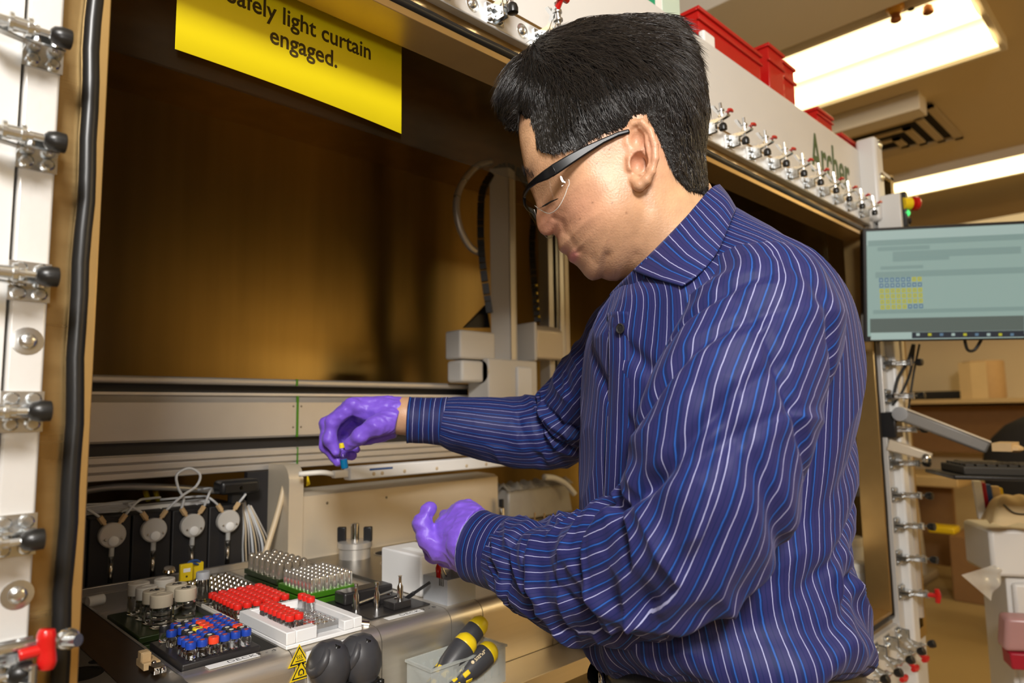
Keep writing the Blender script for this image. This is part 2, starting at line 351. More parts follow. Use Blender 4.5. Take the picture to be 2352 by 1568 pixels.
# toggle clamps: local +X points at the opening, +Y out of the frame, Z along it
def clamp_parts():
    b = MB().box((-.012, 0, -.0135), (.012, .0022, .0135)).box((-.012, .0022, -.0042), (.010, .020, -.0026)).box((-.012, .0022, .0026), (.010, .020, .0042))
    for sx in (-.006, .006):
        for sz in (-.0085, .0085): b.lathe([(.0042, 0), (.0042, .003), (.003, .0042)], 10, (sx, .0022, sz), (0, 1, 0))
    for x in (-.006, .004): b.cyl((x, .016, -.0055), (x, .016, .0055), .0022, 8)
    a = MB()                                         # U bar and spindle
    pts = [(-.010, .017), (.000, .022), (.008, .028), (.016, .030)]
    for sz in (-.0022, .0022): a.prism([(x, y-.0028, sz-.0008) for x, y in pts]+[(x, y+.0028, sz-.0008) for x, y in reversed(pts)], (0, 0, .0016))
    a.lathe([(.0062, 0), (.0062, .0022), (.0042, .0022), (.0042, .0100), (.0062, .0100), (.0062, .0124), (.0030, .0124), (.0030, .0165)], 12, (.002, .031, 0), (1, 0, 0))
    a.cyl((.016, .031, 0), (.026, .031, 0), .0020, 8); a.cyl((-.010, .031, 0), (.003, .031, 0), .0028, 8)
    tip = MB().lathe([(.0035, 0), (.0058, .002), (.0070, .0065), (.0066, .0120), (.0058, .0125)], 14, (.0245, .031, 0), (1, 0, 0))
    h = MB()                                         # handle links, tilted back
    for sz in (-.0042, .0042): h.prism([(-.008, .014, sz-.0006), (-.004, .017, sz-.0006), (-.020, .040, sz-.0006), (-.026, .037, sz-.0006)], (0, 0, .0012))
    h.cyl((-.022, .038, -.006), (-.022, .038, .006), .0022, 8)
    g = MB().tube([(-.022, .037, 0), (-.027, .044, 0), (-.030, .049, 0)], .0042, 8, 3)
    g.tube([(-.030, .049, -.012), (-.031, .050, 0), (-.030, .049, .012)], [.0040, .0052, .0040], 8, 3)
    return b, a, tip, h, g
CB, CA, CT, CH, CG = clamp_parts()
def mk(mb, name, m):
    me = bpy.data.meshes.new(name); me.from_pydata([tuple(p) for p in mb.v], [], mb.f); me.update()
    bm = bmesh.new(); bm.from_mesh(me); bmesh.ops.recalc_face_normals(bm, faces=bm.faces); bm.to_mesh(me); bm.free()
    me.materials.append(MATS[m]); me.shade_smooth(); me.set_sharp_from_angle(angle=math.radians(38)); return me
CM = [mk(CB, 'toggle_clamp', 'zinc'), mk(CA, 'clamp_arm', 'zinc'), mk(CT, 'rubber_tip', 'rubber'), mk(CH, 'handle_link', 'zinc'), mk(CG, 'red_grip', 'red_plastic')]
CMd = mk(CB, 'toggle_clamp_dark', 'zinc_dark')
def clamp(pos, xdir, ydir, open_deg=0, grip=True, label=None, hop=0, scale=1.0, shift=0.0, gs=1.0):
    x = Vector(xdir).normalized(); y = Vector(ydir).normalized(); z = x.cross(y)
    root = bpy.data.objects.new('toggle_clamp', CM[0]); COL.objects.link(root)
    root.matrix_world = Matrix([[x[i]*scale, y[i]*scale, z[i]*scale, pos[i]] for i in range(3)]+[[0, 0, 0, 1]])
    L = Matrix(root.matrix_world); root.parent = GBX; root.matrix_parent_inverse = Matrix.Translation((-1.07, -1.1, 0)); root.matrix_basis = L
    if label: root['label'] = label
    piv = Vector((-.006, .016, 0))
    for k, nm, ang in ((1, 'clamp_arm', open_deg), (2, 'rubber_tip', open_deg), (3, 'handle_link', hop), (4, 'red_grip', hop)):
        if k == 4 and not grip: continue
        c = bpy.data.objects.new(nm, CM[k]); COL.objects.link(c); c.parent = root
        c.matrix_basis = Matrix.Translation((shift if k < 3 else 0, 0, 0))@(Matrix.Translation((-.022*(1-gs), .037*(1-gs), 0))@Matrix.Scale(gs, 4) if k == 4 else Matrix.Identity(4))@Matrix.Translation(piv)@Matrix.Rotation(math.radians(ang), 4, 'Z')@Matrix.Translation(-piv)
for i, z in enumerate((1.568, 1.486, 1.384, 1.286, 1.196)):
    clamp((.0975, .622, z), (1, 0, 0), (0, -1, 0), 0, False, hop=35, scale=1.12, shift=-.026)
clamp((.099, .622, 1.107), (1, 0, 0), (0, -1, 0), 0, False, hop=-62, scale=1.12, shift=-.03)
c_ = at_y(107, 1490, .585)
gb(MB().tube([c_+Vector((0, 0, -.0135)), c_+Vector((.0005, 0, -.009)), c_, c_+Vector((-.0005, 0, .009)), c_+Vector((0, 0, .0135))], [.0048, .0062, .0056, .0062, .0048], 12, 4).tube([c_, c_+Vector((-.010, 0, .0)), c_+Vector((-.016, 0, -.0005))], .0040, 10, 3), 'red_grip', 'red_plastic', smooth=True)
b_ = at_y(155, 1467, .60); gb(MB().sphere(b_, .0085, 14, (1, 1, .9)).cyl(b_+Vector((-.002, -.004, 0)), b_+Vector((.004, -.013, .001)), .0045, 12), 'chrome_pivot', 'zinc', smooth='auto')
gb(MB().tube([c_+Vector((-.05, .01, .004)), c_+Vector((-.03, .006, .004)), b_], .0042, 8, 3), 'clamp_rod', 'zinc', smooth=True)
for k in range(17):
    clamp((.500+.0912*k, .626, 1.807), (0.10, 0, -1), (0, -1, 0), 4*random.random(), True, hop=18-40*(k > 3), scale=1.1, shift=-.026, gs=1.0 if k < 3 else .6)
for k, z in enumerate((1.40, 1.31, 1.22, 1.13, 1.045, .965, .88, .79)):
    clamp((2.055, .622, z), (-1, 0, 0), (0, -1, 0), 82, k == 7, hop=-28, scale=1.45)
for k in range(9):
    clamp((2.02-.088*k, .626, .690), (0, 0, 1), (0, -1, 0), 60+10*random.random(), True, hop=10, scale=1.4)
# tinted inner sash with the yellow notice
sash = MB().box((.12, .740, 1.648), (2.02, .745, 1.99)).build('sliding_sash', 'tinted'); tag(sash, 'dark tinted clear sash raised behind the window header', 'sash')
sg = thing('warning_notice', 'bright yellow paper notice reading Safely light curtain engaged', 'notice', (.375, .731, 1.66))
n = 24; vs = []; fs = []
for i in range(n+1):
    t = i/n; x = .229+.288*t; y = .7315
    zb = 1.6655-.0105*t**2.2
    for (yy, zz) in ((y, zb), (y, 1.872), (y+.0006, zb), (y+.0006, 1.872)): vs.append((x-.375, yy-.731, zz-1.66))
for i in range(n):
    q = 4*i; fs += [(q, q+4, q+5, q+1), (q+2, q+3, q+7, q+6), (q, q+2, q+6, q+4), (q+1, q+5, q+7, q+3)]
MB().add(vs, fs).build('paper', 'sign_yellow', sg, smooth=True)
for body, cxx, z in (('Safely light curtain', .3745, 1.7415), ('engaged.', .3755, 1.7125), ('Do not enter unless', .3745, 1.7705)):
    if body[0] == 'D': continue
    text_mesh('lettering', body, .0300, frame(Vector((cxx-.375, .0002, z-1.66)), (1, 0, 0), (0, 0, 1)), 'sign_ink', sg, .0002, .0004, 'CENTER', sx=.86)
# ================================================================== robotic workstation inside the glovebox
ZD = 1.0
WS = thing('robotic_workstation', 'stainless robotic deck workstation standing inside the glovebox', 'workstation', (0, 0, .63))
def ws(mb, name, m, **k):
    o = mb.build(name, m, None, **k); o.parent = WS; o.matrix_parent_inverse = Matrix.Translation((0, 0, -.63)); return o
def deck_profile(x0, x1, yb=1.285, ztop=ZD):
    pr = [(.789, .892), (.7865, .93), (.786, .955)]
    for k in range(8):
        a = PI-(k/7)*PI/2*1.0; pr.append((.806+.020*math.cos(a), .980+.020*math.sin(a)))
    pr += [(.806, ztop), (yb, ztop), (yb, .892)]
    return MB().prism([(x0, y, z) for y, z in pr], (x1-x0, 0, 0))
SEAM = (.284, .4045, .527, .6445, .705, .86, 1.02, 1.18, 1.34, 1.56, 1.95)
for a, b in zip(SEAM[:-1], SEAM[1:]):
    if b > .60: ws(deck_profile(a+.0006, b-.0006), 'deck_module', 'steel', smooth='auto'); continue
    dm = ws(deck_profile(a+.0006, b-.0006, .822), 'deck_module', 'steel', smooth='auto')
    for nm, q0, q1 in (('slot_floor', (a+.0006, .822, .90), (b-.0006, 1.285, .971)), ('slot_wall', (a+.0006, .822, .962), (a+.004, 1.285, ZD)), ('slot_wall', (b-.004, .822, .962), (b-.0006, 1.285, ZD)), ('slot_wall', (a+.004, 1.27, .962), (b-.004, 1.285, ZD))):
        o = MB().box(q0, q1).build(nm, 'steel_flat'); o.parent = dm; o.matrix_parent_inverse = Matrix.Identity(4)
ws(MB().box((.29, .80, .70), (1.94, 1.27, .893)), 'machine_base', 'steel_dark')
# raised rims between the deck slots
ws(MB().box((.284, 1.276, ZD), (.645, 1.284, ZD+.012)), 'rear_rim', 'steel_flat', bevel=.001)
# lower plate with bored holes at the far left
lp = ws(MB().box((.02, .70, .955), (.262, 1.28, .962)), 'bored_plate', 'steel_flat', bevel=.001)
for p in ((180, 1548, .024), (196, 1425, .013), (222, 1518, .008), (220, 1590, .02), (205, 1470, .007)):
    c = at_z(p[0], p[1], .9622)
    ws(MB().lathe([(p[2], 0), (p[2]*.8, .0003)], 24, c).lathe([(p[2]*1.18, -.0004), (p[2]*1.18, .0002), (p[2], .0004)], 24, c, cap=False), 'bore', 'dark_gap')
sl = MB().prism([(.262, .70, .962), (.284, .70, .999), (.284, .70, .955)], (0, .58, 0)); ws(sl, 'sloped_flange', 'steel_flat')
ws(MB().box((.262, .70, .90), (.2835, 1.28, .958)), 'side_web', 'steel_flat')
c = at_z(322, 1525, .999)
ws(MB().cbox((.274, c.y, .9985), (.009, .014, .004)).cbox((.270, c.y+.003, 1.004), (.005, .006, .008)).cbox((.270, c.y-.006, 1.004), (.005, .001, .008)), 'terminal_block', 'peek', bevel=.0008)
c2 = at_z(350, 1542, .998)
ws(MB().cbox((.274, c2.y, 1.0), (.007, .009, .004)).lathe([(.003, 0), (.003, .005), (.0015, .006)], 8, (.274, c2.y-.015, .999)).lathe([(.003, 0), (.003, .005), (.0015, .006)], 8, (.274, c2.y+.014, .999)), 'socket', 'chrome', bevel=.001)
ws(MB().lathe([(.008, 0), (.008, .022), (.006, .024)], 16, (.287, 1.215, ZD+.004), (1, .2, 0)), 'white_peg', 'ptfe', smooth='auto')
# slim steel tray in front of the apron
tr = MB().prism([(.60, .787, .900), (.60, .728, .890), (.60, .724, .896), (.60, .7215, .896), (.60, .7215, .872), (.60, .787, .872)], (1.32, 0, 0))
ws(tr, 'front_tray', 'steel', smooth='auto')
# plate that carries the two rubber bulbs
ws(MB().prism([at_y(702, 1497, .7845), at_y(818, 1459, .7845), at_y(838, 1640, .7845), at_y(712, 1680, .7845)], (0, -.002, 0)), 'white_plate', 'white_label')
# writing labels on the deck edge
def strip(p, q, txt, h=.0135, lab='paper_label'):
    a, b = at_z(*p, ZD+.0008), at_z(*q, ZD+.0008); d = (b-a).normalized(); n = Vector((-d.y, d.x, 0))
    s = ws(MB().prism([a, b, b+n*h, a+n*h], (0, 0, .0003)), lab, 'white_label')
    t = text_mesh('lettering', txt, .0105, frame(a+d*.022+n*.0035+Vector((0, 0, .0004)), d, n), 'ink', s, .0001, -.0002, sx=1.25)
strip((481, 1537), (598, 1506), 'DECK3 - 4'); strip((703, 1474), (800, 1450), 'DECK 5 - 5'); strip((893, 1424), (975, 1403), 'DECK 7 - 8')
# warning triangles stuck on the apron
def triangle(px, py, kind):
    c = at_y(px, py, .7850); s = .0125
    t = thing('warning_sticker', 'yellow triangular '+('hot surface' if kind else 'magnetic field')+' warning sticker on the steel apron', 'sticker', c)
    P = [(0, 0, s), (-s*.93, 0, -s*.62), (s*.93, 0, -s*.62)]
    def tri(k, y, m, nm): MB().prism([(x*k, y, z*k) for x, _, z in P], (0, -.0002, 0)).build(nm, m, t)
    tri(1.22, 0, 'yellow_plastic', 'backing'); tri(1.0, -.00025, 'ink', 'black_border'); tri(.80, -.0005, 'yellow_plastic', 'yellow_field')
    if kind:
        for dx in (-.0026, 0, .0026): MB().tube([(dx, -.0009, -.002), (dx+.0008, -.0009, -.0005), (dx-.0008, -.0009, .001), (dx, -.0009, .003)], .0004, 5, 4).build('heat_wave', 'ink', t)
        MB().box((-.005, -.0011, -.0042), (.005, -.0007, -.0034)).build('ground_line', 'ink', t)
    else:
        MB().tube([(-.0028, -.0009, -.0038), (-.0028, -.0009, .0002), (0, -.0009, .0026), (.0028, -.0009, .0002), (.0028, -.0009, -.0038)], .0008, 6, 4).build('magnet', 'ink', t)
        MB().box((-.0012, -.0011, -.0048), (-.0002, -.0007, -.0030)).box((.0004, -.0011, -.0048), (.0013, -.0007, -.0030)).build('marks', 'ink', t, )
triangle(687, 1509, 1); triangle(691, 1541, 0)
# ---------------------------------------------------------------- rails behind the deck
def rail(mb, name, m, **k): return ws(mb, name, m, **k)
RY = 1.36
ws(MB().box((-.04, RY, 1.343), (1.232, RY+.10, 1.357)), 'top_rail', 'anodised', bevel=.005, seg=3)
ws(MB().box((-.04, RY+.03, 1.326), (1.20, RY+.10, 1.344)), 'rail_slot', 'black_tower')
ws(MB().box((-.04, RY+.004, 1.3215), (2.2, RY+.09, 1.3275)), 'rail_strip', 'anodised_light', bevel=.001)
ws(MB().prism([(-.04, RY+.012, 1.322), (-.04, RY, 1.308), (-.04, RY, 1.240), (-.04, RY+.004, 1.236), (-.04, RY+.10, 1.236), (-.04, RY+.10, 1.322)], (2.24, 0, 0)), 'beam_cover', 'anodised', smooth='auto')
for k in range(3):
    z0 = 1.171+.0145*k; ws(MB().box((-.04, RY-.002-.001*k, z0), (2.2, RY+.08, z0+.0125)), 'lower_rail', 'anodised', bevel=.002)
ws(MB().box((-.04, RY+.004, 1.171), (2.2, RY+.07, 1.214)), 'rail_core', 'anodised')
ws(MB().box((-.04, RY+.02, 1.214), (2.2, RY+.06, 1.236)), 'shadow_gap', 'black_tower')
gx = at_y(683, 950, RY).x
ws(MB().box((gx-.0025, RY-.001, 1.236), (gx+.0025, RY+.002, 1.322)).box((gx-.0015, RY-.001, 1.172), (gx+.0015, RY-.0045, 1.214)).box((gx-.0045, RY-.001, 1.343), (gx, RY+.002, 1.3575)), 'green_band', 'rack_green', )
for dx in (-.009, .009):
    for z in (1.256, 1.300): ws(MB().lathe([(.0022, 0), (.0016, .001)], 8, (gx+dx, RY, z), (0, -1, 0)), 'rail_screw', 'steel_dark')
# beige cover plate with its rounded end bracket
ws(MB().prism([(.655, 1.262, ZD), (.655, 1.262, 1.122), (.655, 1.275, 1.128), (.655, 1.34, 1.130), (.655, 1.34, ZD)], (.53, 0, 0)), 'cover_plate', 'beige_plate', smooth='auto')
eb = [(1.255, ZD), (1.255, 1.150)]+[(1.255+.03-.03*math.cos(a), 1.150+.035*math.sin(a)) for a in np.linspace(0, PI/2, 8)]+[(1.345, 1.185), (1.345, ZD)]
ws(MB().prism([(.628, y, z) for y, z in eb], (.030, 0, 0)), 'end_bracket', 'beige_plate', smooth='auto')
ws(MB().prism([at_y(706, 1085, 1.262), at_y(713, 1112, 1.262), at_y(704, 1116, 1.262)], (0, .001, 0)), 'yellow_tag', 'yellow_plastic')
for p in ((690, 1162), (752, 1155), (888, 1142)): ws(MB().lathe([(.0028, 0), (.002, .0012)], 10, at_y(*p, 1.2615), (0, -1, 0)), 'plate_screw', 'steel_dark')
# white bar with clips and a blue label
bar = thing('white_light_bar', 'slim white bar with clip holes and blue label below the rail', 'light bar', (.72, 1.20, 1.165))
MB().box((0, -.012, -.012), (.46, .012, .014)).build('bar_body', 'ptfe', bar, bevel=.003)
MB().box((-.030, -.007, -.006), (.002, .007, .008)).build('plug', 'ivory_cap', bar, bevel=.002)
MB().tube([(-.028, 0, .001), (-.05, .006, .006), (-.085, .03, .004)], .005, 8).build('cable', 'ivory_cap', bar, smooth=True)
MB().box((.045, -.0126, .004), (.100, -.0119, .008)).build('blue_label', 'blue_cable', bar)
for x in (.055, .075, .13, .215, .30, .36): MB().lathe([(.004, 0), (.0028, .0012)], 10, (x, -.012, -.003), (0, -1, 0)).build('clip_hole', 'cable_beige', bar)
# ---------------------------------------------------------------- gantry arm
AR = thing('gantry_arm', 'tall grey gantry arm with cable chains at end of the rail', 'robot arm', (1.26, 1.30, 1.30))
def ar(mb, name, m, **k):
    o = mb.build(name, m, None, **k); o.parent = AR; o.matrix_parent_inverse = Matrix.Translation((-1.26, -1.30, -1.30)); return o
ar(MB().prism([(1.232, 1.330, 1.30), (1.262, 1.288, 1.30), (1.272, 1.288, 1.30), (1.300, 1.30, 1.30), (1.300, 1.34, 1.30), (1.262, 1.36, 1.30)], (0, 0, .645)), 'upright_column', 'robot_white', smooth='auto')
ar(MB().box((1.262, 1.284, 1.30), (1.2665, 1.290, 1.92)).box((1.280, 1.290, 1.30), (1.284, 1.296, 1.92)).box((1.268, 1.286, 1.30), (1.278, 1.291, 1.92)), 'column_edges', 'anodised_light')
for a, b, w_ in ((1.430, 1.452, 'anodised'), (1.462, 1.474, 'steel_dark'), (1.478, 1.498, 'anodised_light'), (1.500, 1.520, 'beige_plate')):
    ar(MB().box((a, 1.30, 1.30), (b, 1.34, 1.85)), 'rear_profile', w_, bevel=.002)
ar(MB().box((1.085, 1.285, 1.415), (1.205, 1.345, 1.487)), 'motor_housing', 'robot_white', bevel=.006, seg=3)
ar(MB().prism([(1.345, 1.27, z) for z in (1.425, 1.505)]+[(1.345, 1.285, 1.520), (1.345, 1.33, 1.520), (1.345, 1.34, 1.425)], (.11, 0, 0)), 'motor_cover', 'beige_plate', bevel=.006, seg=3)
ar(MB().box((1.335, 1.268, 1.42), (1.345, 1.345, 1.525)), 'cover_end', 'robot_white', bevel=.003)
ar(MB().lathe([(.030, 0), (.030, .035), (.024, .040)], 20, (1.165, 1.30, 1.385), (1, 0, 0)), 'pulley', 'anodised', smooth='auto')
ar(MB().box((1.090, 1.285, 1.357), (1.165, 1.345, 1.412)), 'carriage_block', 'robot_white', bevel=.008, seg=3)
ar(MB().box((1.165, 1.27, 1.30), (1.345, 1.35, 1.418)), 'carriage', 'robot_white', bevel=.004)
ar(MB().box((1.262, 1.262, 1.28), (1.318, 1.30, 1.400)), 'white_bracket', 'ptfe', bevel=.004)
def chain(pts, name, w=.018, n=34, rung='black_plastic'):
    P = catmull([Vector(p) for p in pts], 24); L = [0]
    for i in range(1, len(P)): L.append(L[-1]+(P[i]-P[i-1]).length)
    m = MB(); h = L[-1]/n*.43
    for k in range(n):
        s = (k+.5)/n*L[-1]; i = min(max(1, int(np.searchsorted(L, s))), len(P)-1); p = P[i-1].lerp(P[i], .5); t = (P[i]-P[i-1]).normalized()
        y = Vector((.7, .71, 0)); x = t.cross(y).normalized(); R = Matrix((x, y, t)).transposed(); m.cbox(p, (.009, w*.5, h), R)
    o = ar(m, name, rung); o['kind'] = 'stuff'; return o
chain([at_y(p[0], p[1], 1.33) for p in ((1125, 720), (1108, 600), (1104, 500), (1112, 430), (1150, 385), (1190, 395), (1215, 430))], 'cable_chain')
chain([at_y(p[0], p[1], 1.33) for p in ((1228, 480), (1222, 560), (1226, 640), (1234, 740))], 'cable_chain', .02, 20)
for k in range(5): ar(MB().cbox(at_y(1232+1.5*k, 655+18*k, 1.315), (.003, .002, .003)), 'yellow_link', 'yellow_plastic')
ar(MB().tube([at_y(*p, 1.34) for p in ((1128, 372), (1095, 382), (1062, 420), (1048, 465), (1055, 520), (1078, 565), (1100, 580))], .0095, 10), 'grey_hose', 'anodised', smooth=True)
for p in ((1097, 383), (1066, 414), (1050, 452)): ar(MB().sphere(at_y(*p, 1.338), .0105, 10, (1, 1, .4)), 'hose_clip', 'zinc_dark', smooth=True)
ar(MB().prism([at_y(1068, 752, 1.35), at_y(1118, 700, 1.35), at_y(1126, 752, 1.35)], (0, .01, 0)), 'dark_gusset', 'black_plastic')
# ---------------------------------------------------------------- syringe pumps
ptops = []
PX = [.336, .400, .4640, .5275]
PUMPL = ('nearest the left post', 'second from the left post', 'second from the black camera box', 'beside the cable bundle')
for i, x in enumerate([.272]+PX):
    t = thing('syringe_pump', 'black syringe pump tower with round valve head, '+(('half hidden behind the left post',)+PUMPL)[i], 'pump', (x, 1.315, .63), 'syringe pumps in a row')
    MB().box((-.031, -.014, 0), (.031, .11, .486)).build('tower', 'black_tower', t, bevel=.002)
    v = MB().lathe([(.0185, 0), (.0205, .002), (.0205, .011), (.0185, .013)], 28, (0, -.016, .458), (0, -1, 0)).build('valve_head', 'acrylic', t, smooth='auto')
    for dx in (-.011, .013): MB().sphere((dx, -.030, .456-.004), .0022, 8).build('valve_screw', 'chrome', v, smooth=True)
    MB().lathe([(.0078, 0), (.0078, .002), (.0065, .003)], 18, (.001, -.029, .449), (0, -1, 0)).build('valve_core', 'white_label', v, smooth='auto')
    for s in (-1, 1):
        a = Vector((s*.008, -.022, .472)); d = Vector((s*.55, -.05, .83)).normalized()
        MB().cyl(a, a+d*.009, .0028, 8).cyl(a+d*.008, a+d*.021, .0046, 6).build('peek_fitting', 'peek', t)
        ptops.append(Vector((x, 1.315, .63))+a+d*.021)
    sy = MB().cyl((0, -.024, .372), (0, -.024, .440), .0042, 12).build('syringe_barrel', 'glass', t, smooth='auto')
    MB().cyl((0, -.024, .372), (0, -.024, .425), .0026, 10).build('plunger', 'chrome', t, smooth=True)
    MB().cyl((0, -.024, .424), (0, -.024, .440), .0036, 10).cyl((0, -.022, .440), (0, -.022, .452), .0055, 10, .007).build('syringe_tip', 'white_label', t)
def tubing(pts, r, label, m='tube_white', name='white_tube', cat='tube', group=None, n=8):
    o = MB().tube(pts, r, n).build(name, m, smooth=True); tag(o, label, cat, group); return o
def V(*a): return Vector(a)
T = ptops                                    # 0,1 hidden pump; 2,3 ; 4,5 ; 6,7 ; 8,9
tubing([T[2], T[2]+V(-.018, 0, .014), V(.285, 1.33, 1.135), V(.24, 1.36, 1.128)], .0022, 'white tube curving left from the leftmost visible valve head')
tubing([T[3], T[3]+V(.018, 0, .020), V(.40, 1.33, 1.138), V(.43, 1.36, 1.135)], .0022, 'white tube rising right from leftmost visible valve head')
tubing([T[4], T[4]+V(-.020, 0, .014), V(.36, 1.33, 1.134), V(.30, 1.345, 1.136), V(.24, 1.37, 1.137)], .0022, 'white tube sweeping left from second valve head')
tubing([T[5], T[5]+V(.025, 0, .022), V(.475, 1.31, 1.155), V(.481, 1.31, 1.175), V(.462, 1.31, 1.188), V(.441, 1.31, 1.178), V(.443, 1.308, 1.155), V(.452, 1.305, 1.135), T[6]], .0024, 'white tube looping high between second and third valve heads')
tubing([T[7], T[7]+V(.008, 0, .022), V(.515, 1.345, 1.145), V(.50, 1.37, 1.142)], .0022, 'white tube rising from the third valve head')
tubing([T[8], T[8]+V(-.016, 0, .014), V(.49, 1.335, 1.133), V(.43, 1.36, 1.131)], .0022, 'white tube sweeping left from the fourth valve head')
tubing([T[9], T[9]+V(.012, 0, .014), V(.575, 1.35, 1.12), V(.58, 1.37, 1.09)], .0022, 'white tube leaving right of fourth valve head')
for k in range(5):
    r = .022+.004*k
    tubing([V(.33+r*1.5*math.cos(a), 1.345+.5*r*math.sin(a), 1.121+.003*k+.001*math.sin(3*a)) for a in np.linspace(0, 2*PI, 9)], .002, 'white tubing coil on left pump towers, '+ORD[k]+' loop from inside', group='coils of white tubing')
tubing([V(.25, 1.42, 1.14), V(.35, 1.42, 1.155), V(.45, 1.42, 1.148), V(.56, 1.43, 1.13)], .007, 'thick grey conduit behind the white tubing', 'anodised', 'grey_conduit', 'conduit')
o = MB().box((.24, 1.36, 1.100), (.52, 1.40, 1.122)).build('tube_tray', 'white_label', bevel=.002); tag(o, 'white tubing tray on top of the black pump towers', 'tray'); o.parent = None
for k, px in enumerate((335, 358)): tubing([at_y(px-6, 1112, 1.50), at_y(px+6, 1150, 1.50)], .005, 'yellow cable behind the pumps, '+('left' if k == 0 else 'right')+' of two', 'yellow_plastic', 'yellow_cable', 'cable')
# black camera-like box over the pumps
t = thing('camera_box', 'small black camera box above the rightmost pumps', 'camera', at_y(548, 1118, 1.31))
MB().box((-.038, -.012, -.012), (.038, .03, .014)).build('housing', 'black_plastic', t, bevel=.008, seg=4)
MB().box((-.030, -.013, -.008), (.030, -.011, .006)).build('face_plate', 'rubber', t)
MB().lathe([(.0035, 0), (.002, .001)], 12, (0, -.013, -.001), (0, -1, 0)).build('lens', 'glass', t)
MB().box((-.012, .0, -.03), (.012, .02, -.012)).build('mount', 'black_plastic', t)
# cable bundle and hoses between the pumps and the cover plate
for k in range(9):
    dx = .006*k; 
    tubing([V(.575+.3*dx, 1.35, 1.115), V(.575+dx*.7, 1.335, 1.07), V(.572+dx*1.1, 1.33, 1.03), V(.58+dx*1.1, 1.34, .98)], .0016 if k % 3 else .0024, 'thin pale tube in bundle beside cover plate, '+ORD[k]+' from left', ('tube_white', 'cable_beige', 'anodised')[k % 3], 'bundle_tube', 'tube', 'bundle of tubes')
o = MB().tube([at_y(668, 1075, 1.285), at_y(655, 1110, 1.285), at_y(640, 1170, 1.28), at_y(622, 1230, 1.275), at_y(606, 1280, 1.27)], .0055, 10).build('beige_hose', 'cable_beige', smooth=True); tag(o, 'bent beige hose standing left of the cover plate', 'hose')
ws(MB().box((.585, 1.345, .64), (.640, 1.36, 1.17)), 'dark_panel', 'black_tower')
# ================================================================== racks and vials
ZL, ZM, ZW = .9715, .986, 1.0005                          # floors of the sunken slots
ws(MB().box((.4085, .824, .9712), (.5225, 1.268, .9855)), 'slot_shelf', 'steel_flat')
def vial_mesh(r, h, rn, hs, n=12):
    return [(r*.86, 0), (r, .0012), (r, hs), (rn, hs+.003), (rn, h)]
def proto_vial(kind):
    """list of (part, mesh) for a vial, origin at the bottom centre"""
    k = {'small': (.0058, .0130, .0046, .0090, .0060, .0070), 'big': (.0140, .0290, .0115, .0245, .0145, .0165)}[kind]
    r, h, rn, hs, rc, hc = k
    g = MB().lathe(vial_mesh(r, h, rn, hs), 14 if kind == 'small' else 24)
    c = MB().lathe([(rc*.97, 0), (rc, .001), (rc, hc-.001), (rc*.94, hc), (rc*.45, hc), (rc*.45, hc-.0006)], 16 if kind == 'small' else 32, (0, 0, h-.001))
    s = MB().lathe([(rc*.46, 0), (rc*.44, .0003)], 12, (0, 0, h+hc-.0012))
    return g, c, s
def mesh_of(mb, name, m):
    me = bpy.data.meshes.new(name); me.from_pydata([tuple(p) for p in mb.v], [], mb.f); me.update()
    bm = bmesh.new(); bm.from_mesh(me); bmesh.ops.recalc_face_normals(bm, faces=bm.faces); bm.to_mesh(me); bm.free()
    me.materials.append(MATS[m]); me.shade_smooth(); me.set_sharp_from_angle(angle=math.radians(38)); return me
VG = {k: proto_vial(k) for k in ('small', 'big')}
MESH = {}
def gm(key, mb, name, m):
    if key not in MESH: MESH[key] = mesh_of(mb, name, m)
    return MESH[key]
def obj_of(name, me, parent=None, loc=None):
    o = bpy.data.objects.new(name, me); COL.objects.link(o)
    if parent: o.parent = parent
    if loc is not None: o.location = loc
    return o
def vial(kind, loc, capm, sepm, label, group, name='glass_vial'):
    t = thing(name, label, 'vial', loc, group, random.random()*6)
    obj_of('glass_body', gm(kind+'g', VG[kind][0], 'glass_body', 'glass'), t)
    obj_of('cap', gm(kind+capm, VG[kind][1], 'cap', capm), t)
    if sepm: obj_of('septum', gm(kind+sepm, VG[kind][2], 'septum', sepm), t)
    return t
# black rack, blue capped vials
rk = thing('vial_rack', 'black two-tier vial rack holding the blue capped vials', 'rack', (.335, .8800, ZL))
MB().box((-.044, -.0545, .0), (.044, .0545, .020)).build('lower_plate', 'rack_black', rk, bevel=.001)
MB().box((-.045, -.0560, .0235), (.045, .0560, .0348)).build('upper_plate', 'rack_black', rk, bevel=.0015)
MB().box((-.040, -.050, .020), (.040, .050, .0235)).build('spacer', 'rack_black', rk)
colr = {(0, 2): 'orange_cap', (1, 2): 'black_cap', (2, 4): 'black_cap', (1, 4): 'black_cap', (0, 5): 'blue_cap', (1, 5): 'black_cap', (2, 5): 'orange_cap', (3, 3): 'blue_cap', (4, 2): 'yellow_cap', (4, 3): 'orange_cap', (3, 1): 'black_cap', (4, 1): 'black_cap', (5, 3): 'orange_cap', (6, 3): 'orange_cap', (5, 2): 'black_cap', (6, 1): 'black_cap', (7, 0): 'black_cap', (2, 2): 'blue_cap', (5, 5): 'blue_cap', (7, 2): 'black_cap'}
VL = {'blue_cap': 'small blue capped vial in black rack', 'black_cap': 'small black capped vial in black rack', 'orange_cap': 'small orange-red capped vial in black rack', 'yellow_cap': 'lone small yellow capped vial in black rack'}

for j in range(8):
    for i in range(6):
        if (j, i) in ((4, 0), (3, 0), (6, 0)): continue
        cm = colr.get((j, i), 'blue_cap')
        vial('small', (.303+.0128*i, .836+.0126*j, ZL+.0350), cm, 'septum_white' if cm == 'black_cap' else 'septum_red', VL[cm]+where(j, i), 'vials in the black rack')
